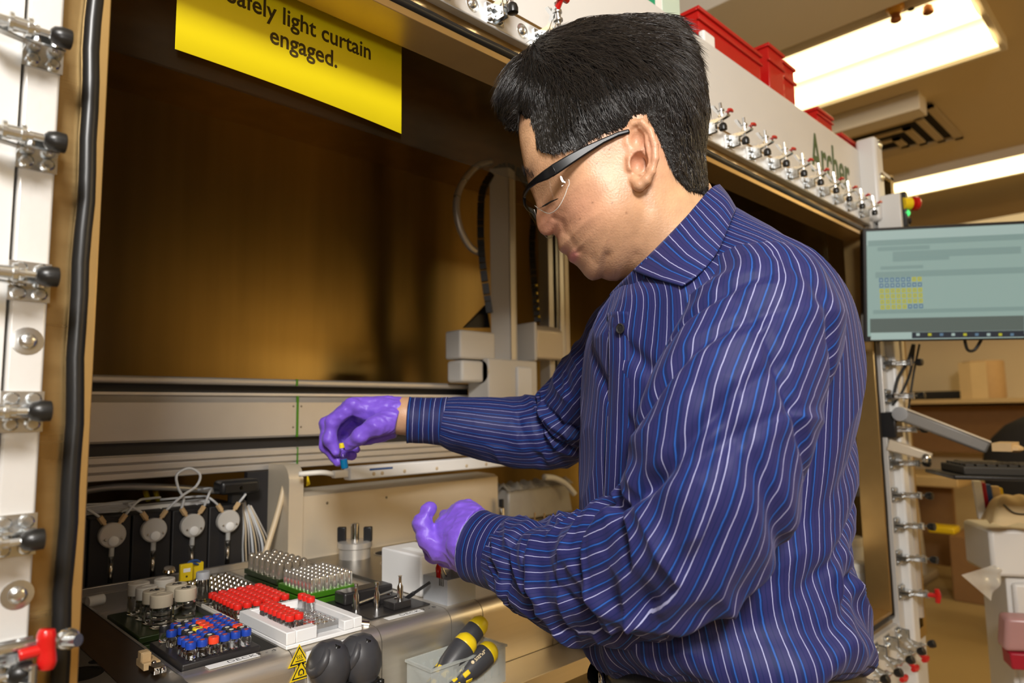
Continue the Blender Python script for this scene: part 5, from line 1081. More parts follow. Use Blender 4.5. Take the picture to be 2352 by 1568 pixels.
U, Zz = np.meshgrid(LU, ZV, indexing='ij')
pl, pz = PLv([p[0] for p in PROF], [p[1] for p in PROF], D0); POLY = np.stack([pl, pz], 1)
DS = sdf_poly(U, Zz, POLY)
def near(px, py, s): a, b = PLv(px, py, D0-s); return a, b
wl, wz = near([p[0] for p in WPT], [p[1] for p in WPT], np.array([p[2]*.0007 for p in WPT]))
WM = np.clip(rbf(U, Zz, np.stack([wl, wz], 1), np.array([p[2] for p in WPT])*.001), .009, .082)
def bump(px, py, s, amp, sx, sy=None, rot=0):
    a, b = near(px, py, s); sy = sy or sx; c, q = math.cos(rot), math.sin(rot); x = (U-a)*c+(Zz-b)*q; y = -(U-a)*q+(Zz-b)*c
    return amp*np.exp(-.5*((x/sx)**2+(y/sy)**2))
def crease(pts, s, amp, sg):
    a, b = near([p[0] for p in pts], [p[1] for p in pts], s); d = np.full(U.shape, 1e9)
    for i in range(len(pts)-1):
        ex, ey = a[i+1]-a[i], b[i+1]-b[i]; t = np.clip(((U-a[i])*ex+(Zz-b[i])*ey)/(ex*ex+ey*ey), 0, 1); d = np.minimum(d, np.hypot(U-a[i]-t*ex, Zz-b[i]-t*ey))
    return amp*np.exp(-.5*(d/sg)**2)
RL = bump(1262, 446, .045, -.0060, .012, .008)+bump(1268, 458, .045, .0042, .007, .004, .4)+bump(1281, 520, .02, .0080, .0055, .0055)
RL += crease([(1297, 500), (1305, 520), (1320, 548), (1338, 570)], .050, -.0050, .0020)+crease([(1297, 582), (1316, 580), (1334, 573)], .03, -.0100, .0016)
RL += crease([(1340, 578), (1362, 588), (1372, 600)], .04, -.0035, .0028)+crease([(1384, 637), (1390, 615), (1394, 590)], .035, -.0080, .0030)+crease([(1446, 640), (1450, 615), (1462, 585)], .05, -.0045, .0035)
RL += bump(1312, 593, .02, .0060, .006, .004)+bump(1300, 574, .02, .0025, .006, .003)+bump(1325, 500, .06, .0030, .016, .012)+bump(1415, 620, .04, .0050, .010, .009)+bump(1350, 560, .05, .0030, .012, .012)
RL += crease([(1268, 462), (1280, 475), (1300, 484)], .05, -.0018, .0025)+crease([(1272, 496), (1291, 508), (1297, 532)], .03, -.0065, .0020)+crease([(1250, 476), (1262, 470), (1282, 462)], .045, -.0012, .0014)
RL += bump(1235, 392, .04, .0030, .010, .005)+crease([(1470, 440), (1478, 480), (1470, 540)], .06, -.0022, .006)
WM2 = np.clip(WM+RL, .006, .09)
def qfield(W_, ds, rk=1.0):
    r = np.clip(W_*rk, .010, .075); return W_**2*(1-(1-np.minimum(ds/r, 1))**2)
Q = qfield(WM2, DS)
SS = SV[None, None, :]
def dist_of(Q_): return (SS**2-Q_[..., None])/(2*np.sqrt(np.clip(Q_, .0002, None))[..., None]+.012)
F = dist_of(Q)
# ears
PW = np.stack(np.broadcast_arrays(U[..., None], SS, Zz[..., None]), -1)        # (l, s, z)
def E(px, py, s): a, b = near(px, py, s); return np.array([float(a), s, float(b)])
el, ez = near(1473, 358, .08); box = (np.abs(LU-el) < .035), (np.abs(ZV-ez) < .060), (np.abs(SV) > .045)
ii = np.ix_(*box); PE = PW[ii].copy(); PE[..., 1] = np.abs(PE[..., 1])
hel = [(1449, 352, .073, 2.6), (1440, 328, .0745, 3.0), (1440, 302, .076, 3.3), (1453, 284, .079, 3.6), (1474, 281, .083, 3.9), (1493, 300, .087, 4.0), (1504, 333, .090, 4.0), (1505, 365, .090, 4.0), (1497, 394, .087, 4.2), (1484, 414, .083, 5.2), (1468, 426, .079, 6.0), (1458, 415, .075, 5.2)]
fe = None
for (a, b) in zip(hel[:-1], hel[1:]):
    c = capsule(PE, E(*a[:3]), E(*b[:3]), a[3]*.001, b[3]*.001); fe = c if fe is None else smin(fe, c, .002)
c0 = E(1472, 350, .077); q_ = PE-c0; tilt = .25; q2 = q_.copy(); q2[..., 1] = q_[..., 1]-.22*q_[..., 0]
bowl = (np.sqrt((q2[..., 0]/.0165)**2+(q2[..., 1]/.0034)**2+(q2[..., 2]/.034)**2)-1)*.0034
fe = smin(fe, bowl, .003)
for (a, b) in zip([(1470, 296, .081, 2.6), (1484, 318, .084, 2.8), (1491, 350, .086, 3.0), (1486, 382, .085, 3.2), (1472, 400, .080, 3.0)][:-1], [(1484, 318, .084, 2.8), (1491, 350, .086, 3.0), (1486, 382, .085, 3.2), (1472, 400, .080, 3.0)]):
    fe = smin(fe, capsule(PE, E(*a[:3]), E(*b[:3]), a[3]*.001, b[3]*.001), .0025)
fe = smin(fe, capsule(PE, E(1447, 365, .076), E(1449, 385, .076), .0042, .0046), .003)
fe = smin(fe, capsule(PE, E(1448, 352, .075), E(1474, 345, .081), .0024, .0020), .002)
con = PE-E(1468, 372, .082); cav = (np.sqrt((con[..., 0]/.0092)**2+(con[..., 1]/.0150)**2+(con[..., 2]/.0125)**2)-1)*.008
cy2 = PE-E(1464, 316, .084); cav2 = (np.sqrt((cy2[..., 0]/.0078)**2+(cy2[..., 1]/.0105)**2+(cy2[..., 2]/.0115)**2)-1)*.006
sub = F[ii]; sub = smin(sub, fe, .0035); sub = -smin(-sub, cav, .0014); sub = -smin(-sub, cav2, .0014); F[ii] = sub
HV, HF = nets(F.transpose(0, 2, 1), (LU[0], SV[0], ZV[0]), 1.0) if False else nets(F, (0, 0, 0), 1.0)
HL = LU[0]+HV[:, 0]*hh; HZ = ZV[0]+HV[:, 1]*hh; HS = SV[0]+HV[:, 2]*hh*1.15
HW = LDZ(HL, D0-HS, HZ)
# skin tint by place on the face
def gp(px, py, s, r): a, b = near(px, py, s); return np.exp(-.5*(((HL-a)/r)**2+((HZ-b)/r)**2))
tint = np.tile(np.array([.535, .300, .172]), (len(HL), 1))
def blend(col, w_): 
    global tint
    tint = tint*(1-w_[:, None])+np.array(col)*w_[:, None]
blend((.62, .28, .20), np.clip(.55*gp(1245, 515, .0, .014)+.35*gp(1275, 525, .02, .008), 0, 1)); blend((.64, .30, .21), .45*gp(1330, 480, .06, .022))
blend((.63, .28, .20), .50*gp(1480, 350, .08, .020)); blend((.66, .40, .25), .6*gp(1215, 320, .03, .022))
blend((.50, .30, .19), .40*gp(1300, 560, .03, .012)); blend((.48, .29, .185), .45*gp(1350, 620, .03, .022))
blend((.56, .22, .20), np.clip(.85*gp(1309, 593, .01, .0045)+.7*gp(1318, 590, .015, .004), 0, 1)); blend((.52, .22, .18), .7*gp(1293, 577, .01, .0035))
blend((.70, .44, .24), .5*gp(1600, 470, .05, .03))
blend((.10, .06, .045), np.clip(.55*gp(1212, 386, .03, .0045)+.45*gp(1219, 395, .03, .0045), 0, .8))
for p in ((1439, 489, .0013), (1362, 463, .0010), (1386, 348, .0010), (1370, 378, .0010), (1398, 346, .0012), (1500, 350, .0008), (1336, 492, .0009), (1405, 468, .0009), (1315, 490, .0008)): blend((.13, .05, .025), .75*gp(p[0], p[1], .07, p[2]*.62))
# the rest of the body, under the clothes
def field_mesh(caps, h, k=.02):
    pts = np.array([c[0] for c in caps]+[c[1] for c in caps]); rm = max(max(c[2], c[3]) for c in caps)+.02
    lo_, hi_ = pts.min(0)-rm, pts.max(0)+rm; ax = [np.arange(lo_[i], hi_[i]+h, h) for i in range(3)]; P = np.stack(np.meshgrid(*ax, indexing='ij'), -1); f = None
    for a, b, ra, rb in caps:
        c = capsule(P, a, b, ra, rb); f = c if f is None else smin(f, c, k)
    return P, f, lo_
def W3(l, D, z): return LDZ(np.float64(l), np.float64(D), np.float64(z))
chest, hip = W3(.235, .82, 1.28), W3(.240, .82, 1.00)
S_N = [AD(1765, 740, .70), AD(1690, 960, .635), AD(1540, 1310, .655), AD(1308, 1330, .79), AD(1165, 1272, .875), AD(1095, 1250, .905), AD(1060, 1235, .925)]
S_F = [AD(1510, 720, .96), AD(1380, 890, 1.05), AD(1290, 985, 1.11), AD(1120, 978, 1.12), AD(1000, 962, 1.12), AD(930, 955, 1.12), AD(890, 955, 1.12)]
caps = [(chest, hip, .11, .11), (W3(.235, .72, 1.36), W3(.22, .90, 1.36), .06, .06), (W3(.20, .80, 1.46), W3(.235, .80, 1.36), .055, .07), (W3(.238, .745, .86), W3(.24, .735, .55), .055, .050), (W3(.24, .735, .55), W3(.25, .735, .08), .050, .038), (W3(.238, .895, .86), W3(.24, .905, .55), .055, .050), (W3(.24, .905, .55), W3(.25, .905, .08), .050, .038)]
for S_, rr in ((S_N, (.042, .045, .040, .034, .031, .0285, .0285)), (S_F, (.045, .045, .040, .038, .032, .0285, .0285))):
    for i in range(len(S_)-1): caps.append((S_[i], S_[i+1], rr[i], rr[i+1]))
P, f, lo_ = field_mesh(caps, .0075, .012)
BV, BF = nets(f, lo_, .0075)
btint = np.tile(np.array([.56, .32, .19]), (len(BV), 1))
body = own(np_mesh('body', np.concatenate([HW, BV]), np.concatenate([HF, BF+len(HW)]), 'skin', None, True, {'tint': np.concatenate([tint, btint])}))
# ---------------------------------------------------------------- hair
HOUT = [(1146, 236), (1150, 214), (1163, 190), (1178, 170), (1196, 140), (1224, 108), (1260, 88), (1293, 72), (1345, 46), (1389, 38), (1458, 28), (1520, 38), (1553, 58), (1579, 95), (1603, 150), (1620, 208), (1626, 262), (1622, 310), (1616, 370), (1622, 418), (1640, 470), (1600, 700), (1196, 700), (1196, 300), (1190, 294), (1172, 292), (1154, 268)]
hl_, hz_ = PLv([p[0] for p in HOUT], [p[1] for p in HOUT], D0); DSH = sdf_poly(U, Zz, np.stack([hl_, hz_], 1))
HREG = [(1140, 300), (1188, 293), (1193, 262), (1232, 270), (1237, 312), (1250, 330), (1272, 341), (1300, 342), (1330, 340), (1345, 330), (1385, 312), (1437, 297), (1450, 272), (1480, 268), (1500, 298), (1517, 325), (1534, 362), (1556, 402), (1584, 424), (1640, 430), (1680, 200), (1600, 0), (1100, 0)]
rl_, rz_ = near([p[0] for p in HREG], [p[1] for p in HREG], .068); rl_[:3], rz_[:3] = PLv([p[0] for p in HREG[:3]], [p[1] for p in HREG[:3]], D0); DR = sdf_poly(U, Zz, np.stack([rl_, rz_], 1))
thick = .0010+.0110*np.clip(DR/.045, 0, 1)
WH = np.clip(WM, .03, .09)+thick
# fringe region keeps its own width
QH = qfield(WH, DSH, .85)
FHr = np.maximum(dist_of(QH), -(DR[..., None]+.0008))
rid = .0016*(vnoise(U*900*.35+Zz*260, Zz*330-U*150, 3)-.5)
FHr = FHr+rid[..., None]*np.clip(DR/.02, 0, 1)[..., None]
V2, F2 = nets(FHr, (0, 0, 0), 1.0)
hL = LU[0]+V2[:, 0]*hh; hZ = ZV[0]+V2[:, 1]*hh; hS = SV[0]+V2[:, 2]*hh*1.15
hW = LDZ(hL, D0-hS, hZ)
hair = own(np_mesh('hair', hW, F2, 'hair_base'))
# strands: rooted on the hair mass and combed back, standing up at the crown, falling forward at the brow
tri = hW[F2]; nrm = np.cross(tri[:, 1]-tri[:, 0], tri[:, 3]-tri[:, 0]); ar_ = np.linalg.norm(nrm, axis=1); nrm /= ar_[:, None]+1e-12
cen = tri.mean(1); cl, cz3, cs = hL[F2].mean(1), hZ[F2].mean(1), hS[F2].mean(1)
out_ = np.sum(nrm*(cen-LDZ(np.full(len(cl), .145), np.full(len(cl), D0), np.full(len(cl), 1.60))), 1); nrm[out_ < 0] *= -1
rs = np.random.RandomState(5); NS =  26000
wgt = ar_*(np.where(cs > -.02, 1.0, .35)); pick = rs.choice(len(ar_), NS, p=wgt/wgt.sum())
root = cen[pick]-nrm[pick]*.0010; nn = nrm[pick]; rl3, rz3, rs3 = cl[pick], cz3[pick], cs[pick]
a0, b0 = near(1400, 180, .05); top = np.clip((rz3-b0)/.05, -1, 1); fr_, _ = PLv(1235, 200, D0); front = np.clip((float(fr_)-rl3)/.03+.2, 0, 1)
dr = np.interp(0, [0], [0])
ridx = np.clip(((rl3-LU[0])/hh).astype(int), 0, len(LU)-1), np.clip(((rz3-ZV[0])/hh).astype(int), 0, len(ZV)-1); ed = np.clip(DR[ridx]/.05, 0, 1)
cn = vnoise(rl3*260+rs3*120, rz3*260, 11)-.5; cn2 = vnoise(rl3*150, rz3*150+rs3*200, 12)-.5; cn3 = vnoise(rl3*420+rs3*300, rz3*420, 13)-.5
ang = np.radians(-62+34*np.clip(top, 0, 1)+rs.randn(NS)*7+55*cn+40*cn3)        # direction in (l, z): 0 = to the back, -90 = straight down
dl, dz = np.cos(ang), np.sin(ang)
dl = dl*(1-front)+front*(-.75+.6*cn); dz = dz*(1-front)+front*(-.35+.9*cn2)
crown = np.clip((rz3-PLv(1400, 95, D0)[1])/.02, 0, 1); dz = dz+crown*.9*(.4+cn2); dl = dl+crown*(-.5*cn3)
dir_ = LDZ(dl, -rs.randn(NS)*.10+.25*cn2, dz); dir_ -= nn*np.sum(dir_*nn, 1)[:, None]; dir_ /= np.linalg.norm(dir_, axis=1)[:, None]+1e-9
Ln = (.008+.022*ed+.014*np.clip(top, 0, 1))*(.75+.5*rs.rand(NS)); lift = (.16+.75*crown+.30*front+.30*rs.rand(NS))*(.3+.7*ed)
seg = 5; T = np.linspace(0, 1, seg+1); pts = np.zeros((NS, seg+1, 3)); side = np.cross(dir_, nn)
for k, t in enumerate(T):
    curl = .18*(cn+.6*rs.randn(NS)*.3)
    pts[:, k] = root+dir_*(Ln*t)[:, None]+nn*((lift*t-.28*lift*t*t*2)*Ln+.0012*math.sin(PI*min(t*1.5, 1)))[:, None]+side*(curl*t*t*Ln)[:, None]
    pts[:, k, 2] -= (.10+.25*front)*t*t*Ln
rad = np.array([.00026, .00030, .00028, .00024, .00016, .00003]); sv = []
tg = dir_; e1 = np.cross(tg, nn); e1 /= np.linalg.norm(e1, axis=1)[:, None]; e2 = nn
VV = np.zeros((NS, seg+1, 3, 3))
for k in range(seg+1):
    for j in range(3):
        a = 2*PI*j/3; VV[:, k, j] = pts[:, k]+rad[k]*(e1*math.cos(a)+e2*math.sin(a))
base = (np.arange(NS)*(seg+1)*3)[:, None]; fl = []
for k in range(seg):
    for j in range(3): fl.append(np.stack([base[:, 0]+k*3+j, base[:, 0]+k*3+(j+1) % 3, base[:, 0]+(k+1)*3+(j+1) % 3, base[:, 0]+(k+1)*3+j], 1))
st = np_mesh('hair_strands', VV.reshape(-1, 3), np.concatenate(fl), 'hair_dark'); st.parent = hair; st['kind'] = 'stuff'
st.matrix_parent_inverse = Matrix.Identity(4)
# ---------------------------------------------------------------- eyebrow hairs
eb_ = MB()
for k in range(120):
    t = random.random(); x = 1204+26*t+random.uniform(-3, 3); y = 372+22*t+random.uniform(-7, 7)
    s = .030+.018*t; a = E(x, y, s); 
    Wd = float(np.sqrt(max(Q[min(max(int((a[0]-LU[0])/hh), 0), len(LU)-1), min(max(int((a[2]-ZV[0])/hh), 0), len(ZV)-1)], 1e-6)))
    p0 = Vector(W3(a[0], D0-Wd, a[2])); p1 = p0+Vector(W3(-.002+.001*random.random(), -.0012, .0035))*1.3
    eb_.tube([p0, p1], [.00035, .0001], 3, 0)
o = own(eb_.build('eyebrow', 'brow_hair')); o['kind'] = 'stuff'
# ---------------------------------------------------------------- safety glasses
GL = thing('safety_glasses', 'clear wraparound safety glasses with black temple arms worn by the man', 'glasses', tuple(W3(.06, D0, 1.55)))
GM = GL.matrix_world.copy(); GI = Matrix.Translation(-Vector(W3(.06, D0, 1.55)))
def gown(o): o.parent = GL; o.matrix_parent_inverse = GI; return o
def EP(px, py, s, sg=1): a, b = PLv(px, py, D0-abs(s)); return Vector(W3(float(a), D0-sg*s, float(b)))
def ribbon(pl_, th, w_):                    # flat bar through points, th across s, w_ tall
    V_ = []; n = len(pl_)
    for i, p in enumerate(pl_):
        t = (pl_[min(i+1, n-1)]-pl_[max(i-1, 0)]).normalized(); u = Vector((0, 0, 1))-Vector(RH)*.35; u = (u-t*u.dot(t)).normalized(); b = u.cross(t).normalized(); ww = w_[i] if isinstance(w_, list) else w_
        V_ += [p-u*ww-b*th, p+u*ww-b*th, p+u*ww+b*th, p-u*ww+b*th]
    f = [(4*i+j, 4*i+(j+1) % 4, 4*i+4+(j+1) % 4, 4*i+4+j) for i in range(n-1) for j in range(4)]+[(3, 2, 1, 0), (4*n-4, 4*n-3, 4*n-2, 4*n-1)]
    return MB().add(V_, f)
for sg in (1, -1):
    arm = [EP(x, y, s, sg) for x, y, s in ((1446, 301, .080), (1420, 308, .0800), (1385, 324, .0795), (1345, 345, .0790), (1310, 366, .0785), (1275, 388, .0765), (1262, 397, .0745))]
    gown(ribbon(arm, .0016, [.0026, .0026, .0030, .0046, .0056, .0062, .0060]).build('temple_arm', 'frame_black', bevel=.0016, seg=3))
    br = [EP(x, y, s, sg) for x, y, s in ((1275, 388, .0770), (1255, 401, .0730), (1232, 414, .0600), (1215, 428, .042), (1206, 442, .022), (1204, 450, .002))]
    gown(ribbon(br, .0018, [.0058, .0056, .0036, .0026, .0022, .0022]).build('brow_bar', 'frame_black', bevel=.001))
    topc = [(1306, 412, .0735), (1285, 404, .0740), (1258, 405, .0700), (1232, 418, .0570), (1213, 434, .036), (1205, 448, .010)]
    botc = [(1303, 432, .0725), (1296, 452, .0700), (1281, 478, .0640), (1262, 490, .0500), (1243, 483, .030), (1228, 472, .008)]
    vs = []; R_ = 8
    Tc = catmull([EP(*p, sg) for p in topc], 4); Bc = catmull([EP(*p, sg) for p in botc], 4)
    for a, b in zip(Tc, Bc):
        for j in range(R_+1):
            t = j/R_; p = a.lerp(b, t); bul = math.sin(PI*t)*.003; vs.append(p-Vector(FH)*sg*bul*.6-Vector(RH)*bul)
    nT = len(Tc); lens = gown(MB().add(vs, [(i*(R_+1)+j, i*(R_+1)+j+1, (i+1)*(R_+1)+j+1, (i+1)*(R_+1)+j) for i in range(nT-1) for j in range(R_)]).build('lens', 'thin_clear', smooth=True))
    gown(MB().tube(Bc, .0005, 6, 0).tube([Tc[0], Tc[0].lerp(Bc[0], .5)+Vector(RH)*.0015, Bc[0]], .0005, 6, 4).build('lens_edge', 'acrylic', smooth=True))
# eye: lashes and lid line behind the lens
ey = MB().tube([EP(1246, 474, .040), EP(1254, 470, .046), EP(1266, 463, .051), EP(1282, 456, .056)], [.0006, .0011, .0010, .0004], 6, 4)
for k in range(12):
    t = k/11; p = EP(1246+26*t, 475-14*t, .042+.011*t); ey.tube([p, p+Vector(W3(-.006+.002*t, -.002, -.003))], [.0003, .00008], 3, 0)
own(ey.build('eyelashes', 'brow_hair', smooth=True))
# ---------------------------------------------------------------- clothes
def loft_rings(name, C, U1, U2, RA, RB, n, m, disp=None, parent=None, uvs=None, expo=2.0, cap=False):
    """C: ring centres (k,3); U1,U2: ring axes; RA,RB: half sizes; disp(theta, k) metres outward"""
    k = len(C); th = np.linspace(0, 2*PI, n, endpoint=False); c, s = np.cos(th), np.sin(th)
    e = 2.0/np.broadcast_to(expo, (k,))[:, None]; cc = np.sign(c)*np.abs(c)**e; sn = np.sign(s)*np.abs(s)**e
    P = C[:, None]+U1[:, None]*(RA[:, None]*cc)[..., None]+U2[:, None]*(RB[:, None]*sn)[..., None]
    if disp is not None:
        T1 = np.roll(P, -1, 1)-np.roll(P, 1, 1); T2 = np.gradient(P, axis=0); N = np.cross(T1, T2); N /= np.linalg.norm(N, axis=-1)[..., None]+1e-12
        o_ = np.sum(N*(P-C[:, None]), -1); N[o_.mean(1) < 0] *= -1
        P = P+N*disp[..., None]
    I = np.arange(k*n).reshape(k, n); q = np.stack([I[:-1], np.roll(I, -1, 1)[:-1], np.roll(I, -1, 1)[1:], I[1:]], -1).reshape(-1, 4)
    cir = np.linalg.norm(np.diff(np.concatenate([P, P[:, :1]], 1), axis=1), axis=-1); med = np.median(cir.sum(1)); u = np.linspace(0, med, n+1); w_ = np.r_[0, np.cumsum(np.linalg.norm(np.diff(C, axis=0), axis=1))] if uvs is None else uvs
    u = u-med/2
    UV = np.zeros((k-1, n, 4, 2)); UV[:, :, 0, 0] = u[None, :-1]; UV[:, :, 1, 0] = u[None, 1:]; UV[:, :, 2, 0] = u[None, 1:]; UV[:, :, 3, 0] = u[None, :-1]
    UV[:, :, 0, 1] = w_[:-1, None]; UV[:, :, 1, 1] = w_[:-1, None]; UV[:, :, 2, 1] = w_[1:, None]; UV[:, :, 3, 1] = w_[1:, None]
    return np_mesh(name, P.reshape(-1, 3), q, m, parent, True, None, UV.reshape(-1, 2)), P
def path_frames(pts, radii, k, up):
    pts = [Vector(p) for p in pts]; P = catmull(pts, 30); rr = np.repeat(0.0, len(P)); idx = np.linspace(0, len(pts)-1, len(P)); rr = np.interp(idx, range(len(pts)), radii)
    A = np.array([tuple(p) for p in P]); L = np.r_[0, np.cumsum(np.linalg.norm(np.diff(A, axis=0), axis=1))]; s = np.linspace(0, L[-1], k)
    C = np.stack([np.interp(s, L, A[:, i]) for i in range(3)], 1); R_ = np.interp(s, L, rr)
    for _ in range(4): R_[1:-1] = (R_[:-2]+2*R_[1:-1]+R_[2:])/4
    T = np.gradient(C, axis=0); 
    for _ in range(10): T[1:-1] = (T[:-2]+T[1:-1]+T[2:])/3
    T /= np.linalg.norm(T, axis=1)[:, None]; U1 = np.zeros_like(C); u = np.array(up, float)
    for i in range(k):
        u = u-T[i]*(u@T[i]); u /= np.linalg.norm(u); U1[i] = u
    return C, U1, np.cross(T, U1), R_, s
def folds(TH, Wm, specs):
    """specs: (theta0, w0, slope, amp, sigma_w, theta_span) ridges w = w0 + slope*(theta-theta0)"""
    d = np.zeros(np.broadcast(TH, Wm).shape)
    for t0, w0, sl, am, sg, sp in specs:
        dt = (TH-t0+PI) % (2*PI)-PI; d = d+am*np.exp(-.5*((Wm-w0-sl*dt)/sg)**2)*np.exp(-.5*(dt/sp)**2)
    return d
n_, k_ = 220, 420
# near sleeve: theta 0 faces the camera
NSP = [AD(1720, 650, .71), AD(1745, 745, .675), AD(1672, 940, .635), AD(1626, 1115, .625), AD(1560, 1245, .648), AD(1438, 1308, .715), AD(1310, 1318, .790), AD(1215, 1288, .845), AD(1166, 1273, .874)]
C, U1, U2, R_, s = path_frames(NSP, [.058, .078, .080, .079, .076, .072, .066, .053, .046], k_, -FH)
TH = np.linspace(0, 2*PI, n_, endpoint=False)[None]; Wm = s[:, None]; Ltot = s[-1]
ell = .30*Ltot/.62
d = .0075*(np.abs(vnoise(TH/(2*PI)*7+Wm*4, Wm*22-TH*.9, 21)-.5)*-2+.5)+.0035*(vnoise(TH/(2*PI)*10, Wm*9+TH*.6, 22)-.5)
wj = Ltot*.56
near_e = np.exp(-.5*((Wm-wj)/.075)**2)
d = d+near_e*.015*(np.abs(vnoise(TH*1.1, Wm*38+TH*1.2, 23)-.5)*-2+.45)
fore = np.clip((Wm-Ltot*.70)/.04, 0, 1)
d = d+fore*.009*(np.abs(vnoise(TH*1.6, Wm*30-TH*2.2, 24)-.5)*-2+.4)
d = d+folds(TH, Wm, [(.3, Ltot*.80, .012, -.013, .006, 1.2), (.3, Ltot*.775, .012, .010, .010, 1.2), (-.4, Ltot*.60, .05, -.010, .006, .9), (.1, Ltot*.56, .06, .008, .008, .9), (0, Ltot*.52, -.03, -.008, .007, .8), (1.2, Ltot*.30, .07, -.010, .006, .8), (1.4, Ltot*.22, .06, -.010, .006, .8), (1.0, Ltot*.42, .09, -.012, .007, .7), (.2, Ltot*.34, .05, -.006, .006, .9), (-1.0, Ltot*.40, -.05, -.010, .008, .8), (-.8, Ltot*.28, -.06, -.008, .006, .7), (-1.2, Ltot*.16, -.05, -.008, .006, .7), (.2, Ltot*.92, .0, .004, .006, 2), (0, Ltot*.90, .0, -.004, .004, 2)])
d = d*np.clip((Ltot-Wm)/.02, 0, 1)*np.clip(Wm/.03, .2, 1)
sag = .010*np.exp(-.5*((Wm-Ltot*.80)/.07)**2)
shirt_n, PN = loft_rings('left_sleeve', C, U1, U2, R_, R_*.96, n_, 'shirt', d)
SH = own(shirt_n)
# near cuff
CP = [AD(1172, 1275, .874), AD(1135, 1265, .890), AD(1098, 1254, .906)]
C, U1c, U2c, Rc, s = path_frames(CP, [.0475, .046, .0450], 40, -FH)
dc = .0012*(vnoise(np.linspace(0, 2*PI, 120, endpoint=False)[None]*2, s[:, None]*60, 31)-.5)+.0015*np.exp(-.5*((s[:, None]-s[-1])/.002)**2)+.0010*np.exp(-.5*((s[:, None])/.002)**2)
cf, _ = loft_rings('left_cuff', C, U1c, U2c, Rc, Rc*1.02, 120, 'shirt_cuff', dc); own(cf); sm = cf.modifiers.new('thick', 'SOLIDIFY'); sm.thickness = .002
# far sleeve
FSP = [AD(1540, 690, .95), AD(1470, 790, .985), AD(1385, 895, 1.05), AD(1300, 972, 1.105), AD(1210, 992, 1.12), AD(1110, 982, 1.12), AD(1020, 967, 1.12)]
C, U1, U2, R_, s = path_frames(FSP, [.075, .082, .078, .069, .0600, .0515, .0405], 320, -FH)
Wm = s[:, None]; Ltot = s[-1]; TH = np.linspace(0, 2*PI, 180, endpoint=False)[None]
d = .0055*(np.abs(vnoise(TH*1.2+Wm*5, Wm*26-TH*.8, 41)-.5)*-2+.5)+np.exp(-.5*((Wm-Ltot*.52)/.06)**2)*.010*(np.abs(vnoise(TH*1.2, Wm*36+TH*1.1, 43)-.5)*-2+.45)
d = d+folds(TH, Wm, [(.2, Ltot*.56, .03, -.010, .006, 1.0), (.3, Ltot*.50, .04, .008, .007, 1.0), (-.3, Ltot*.44, .03, -.009, .006, 1.0), (.5, Ltot*.62, -.03, -.006, .006, .9), (.1, Ltot*.70, .03, -.004, .007, .9)])
d = d*np.clip((Ltot-Wm)/.02, 0, 1)
o, _ = loft_rings('right_sleeve', C, U1, U2, R_, R_*.96, 180, 'shirt', d); own(o)
C, U1c, U2c, Rc, s = path_frames([AD(1026, 967.5, 1.12), AD(985, 966, 1.12), AD(938, 964, 1.118)], [.0400, .0378, .0365], 40, -FH)
dc = .0010*(vnoise(np.linspace(0, 2*PI, 120, endpoint=False)[None]*2, s[:, None]*60, 33)-.5)+.0013*np.exp(-.5*((s[:, None]-s[-1])/.002)**2)
o, _ = loft_rings('right_cuff', C, U1c, U2c, Rc, Rc, 120, 'shirt_cuff', dc); own(o); sm = o.modifiers.new('thick', 'SOLIDIFY'); sm.thickness = .002
# shirt body
TR = [((1412, 1540), (1945, 1540), .138), ((1400, 1516), (1950, 1518), .148), ((1362, 1462), (1954, 1465), .158), ((1340, 1330), (1936, 1310), .156), ((1338, 1150), (1936, 1150), .156), ((1338, 1000), (1946, 1000), .164), ((1342, 880), (1946, 860), .176), ((1352, 790), (1918, 725), .176), ((1370, 735), (1862, 628), .160), ((1385, 705), (1792, 552), .118), ((1402, 680), (1716, 492), .082), ((1425, 655), (1668, 458), .062)]
DTR = np.array([.822]*7+[.815, .808, .802, .80, .80]); fr_l, fr_z = PLv([t[0][0] for t in TR], [t[0][1] for t in TR], DTR); bk_l, bk_z = PLv([t[1][0] for t in TR], [t[1][1] for t in TR], DTR-.02); hw = np.array([t[2] for t in TR])
tt = np.linspace(0, len(TR)-1, 360)
def cint(y): return np.array([p.x for p in catmull([Vector((v, 0, 0)) for v in y], 60)])
ti = np.linspace(0, len(TR)-1, (len(TR)-1)*60+1)
g = lambda y: np.interp(tt, ti, cint(y))
fl_, fz_, bl_, bz_, hw_, dt_ = g(fr_l), g(fr_z), g(bk_l), g(bk_z), g(hw), g(DTR)
FP, BP = LDZ(fl_, dt_, fz_), LDZ(bl_, dt_, bz_)
C = (FP+BP)/2; ax = FP-BP; RA = np.linalg.norm(ax, axis=1)/2; U1 = ax/(2*RA)[:, None]; U2 = np.tile(-FH, (360, 1)); U2[:, 2] = np.interp(np.linspace(0, 11, 360), [0, 2, 4, 11], [.34, .26, .05, 0])
n_ = 320; TH = np.linspace(0, 2*PI, n_, endpoint=False)[None]; zz = C[:, 2][:, None]      # theta 0 front, +90 camera side
d = .0075*(np.abs(vnoise(TH*2.2+zz*3, zz*10-TH*1.0, 51)-.5)*-2+.5)+.0030*(vnoise(TH*4, zz*7, 52)-.5)
low = np.clip((1.16-zz)/.10, 0, 1); d = d+low*.015*(np.abs(vnoise(TH*3.0+zz*12, zz*13-TH*1.6, 53)-.5)*-2+.5)
d = d+folds(TH, zz, [(2.2, 1.06, .12, -.010, .009, .5), (1.9, 1.02, .10, .009, .010, .5), (2.5, 1.16, .12, -.009, .009, .45), (1.5, .995, .04, .012, .012, .7), (.5, 1.30, -.16, -.006, .008, .30), (.8, 1.33, -.14, -.006, .008, .3), (2.7, 1.25, .10, -.008, .010, .4)])
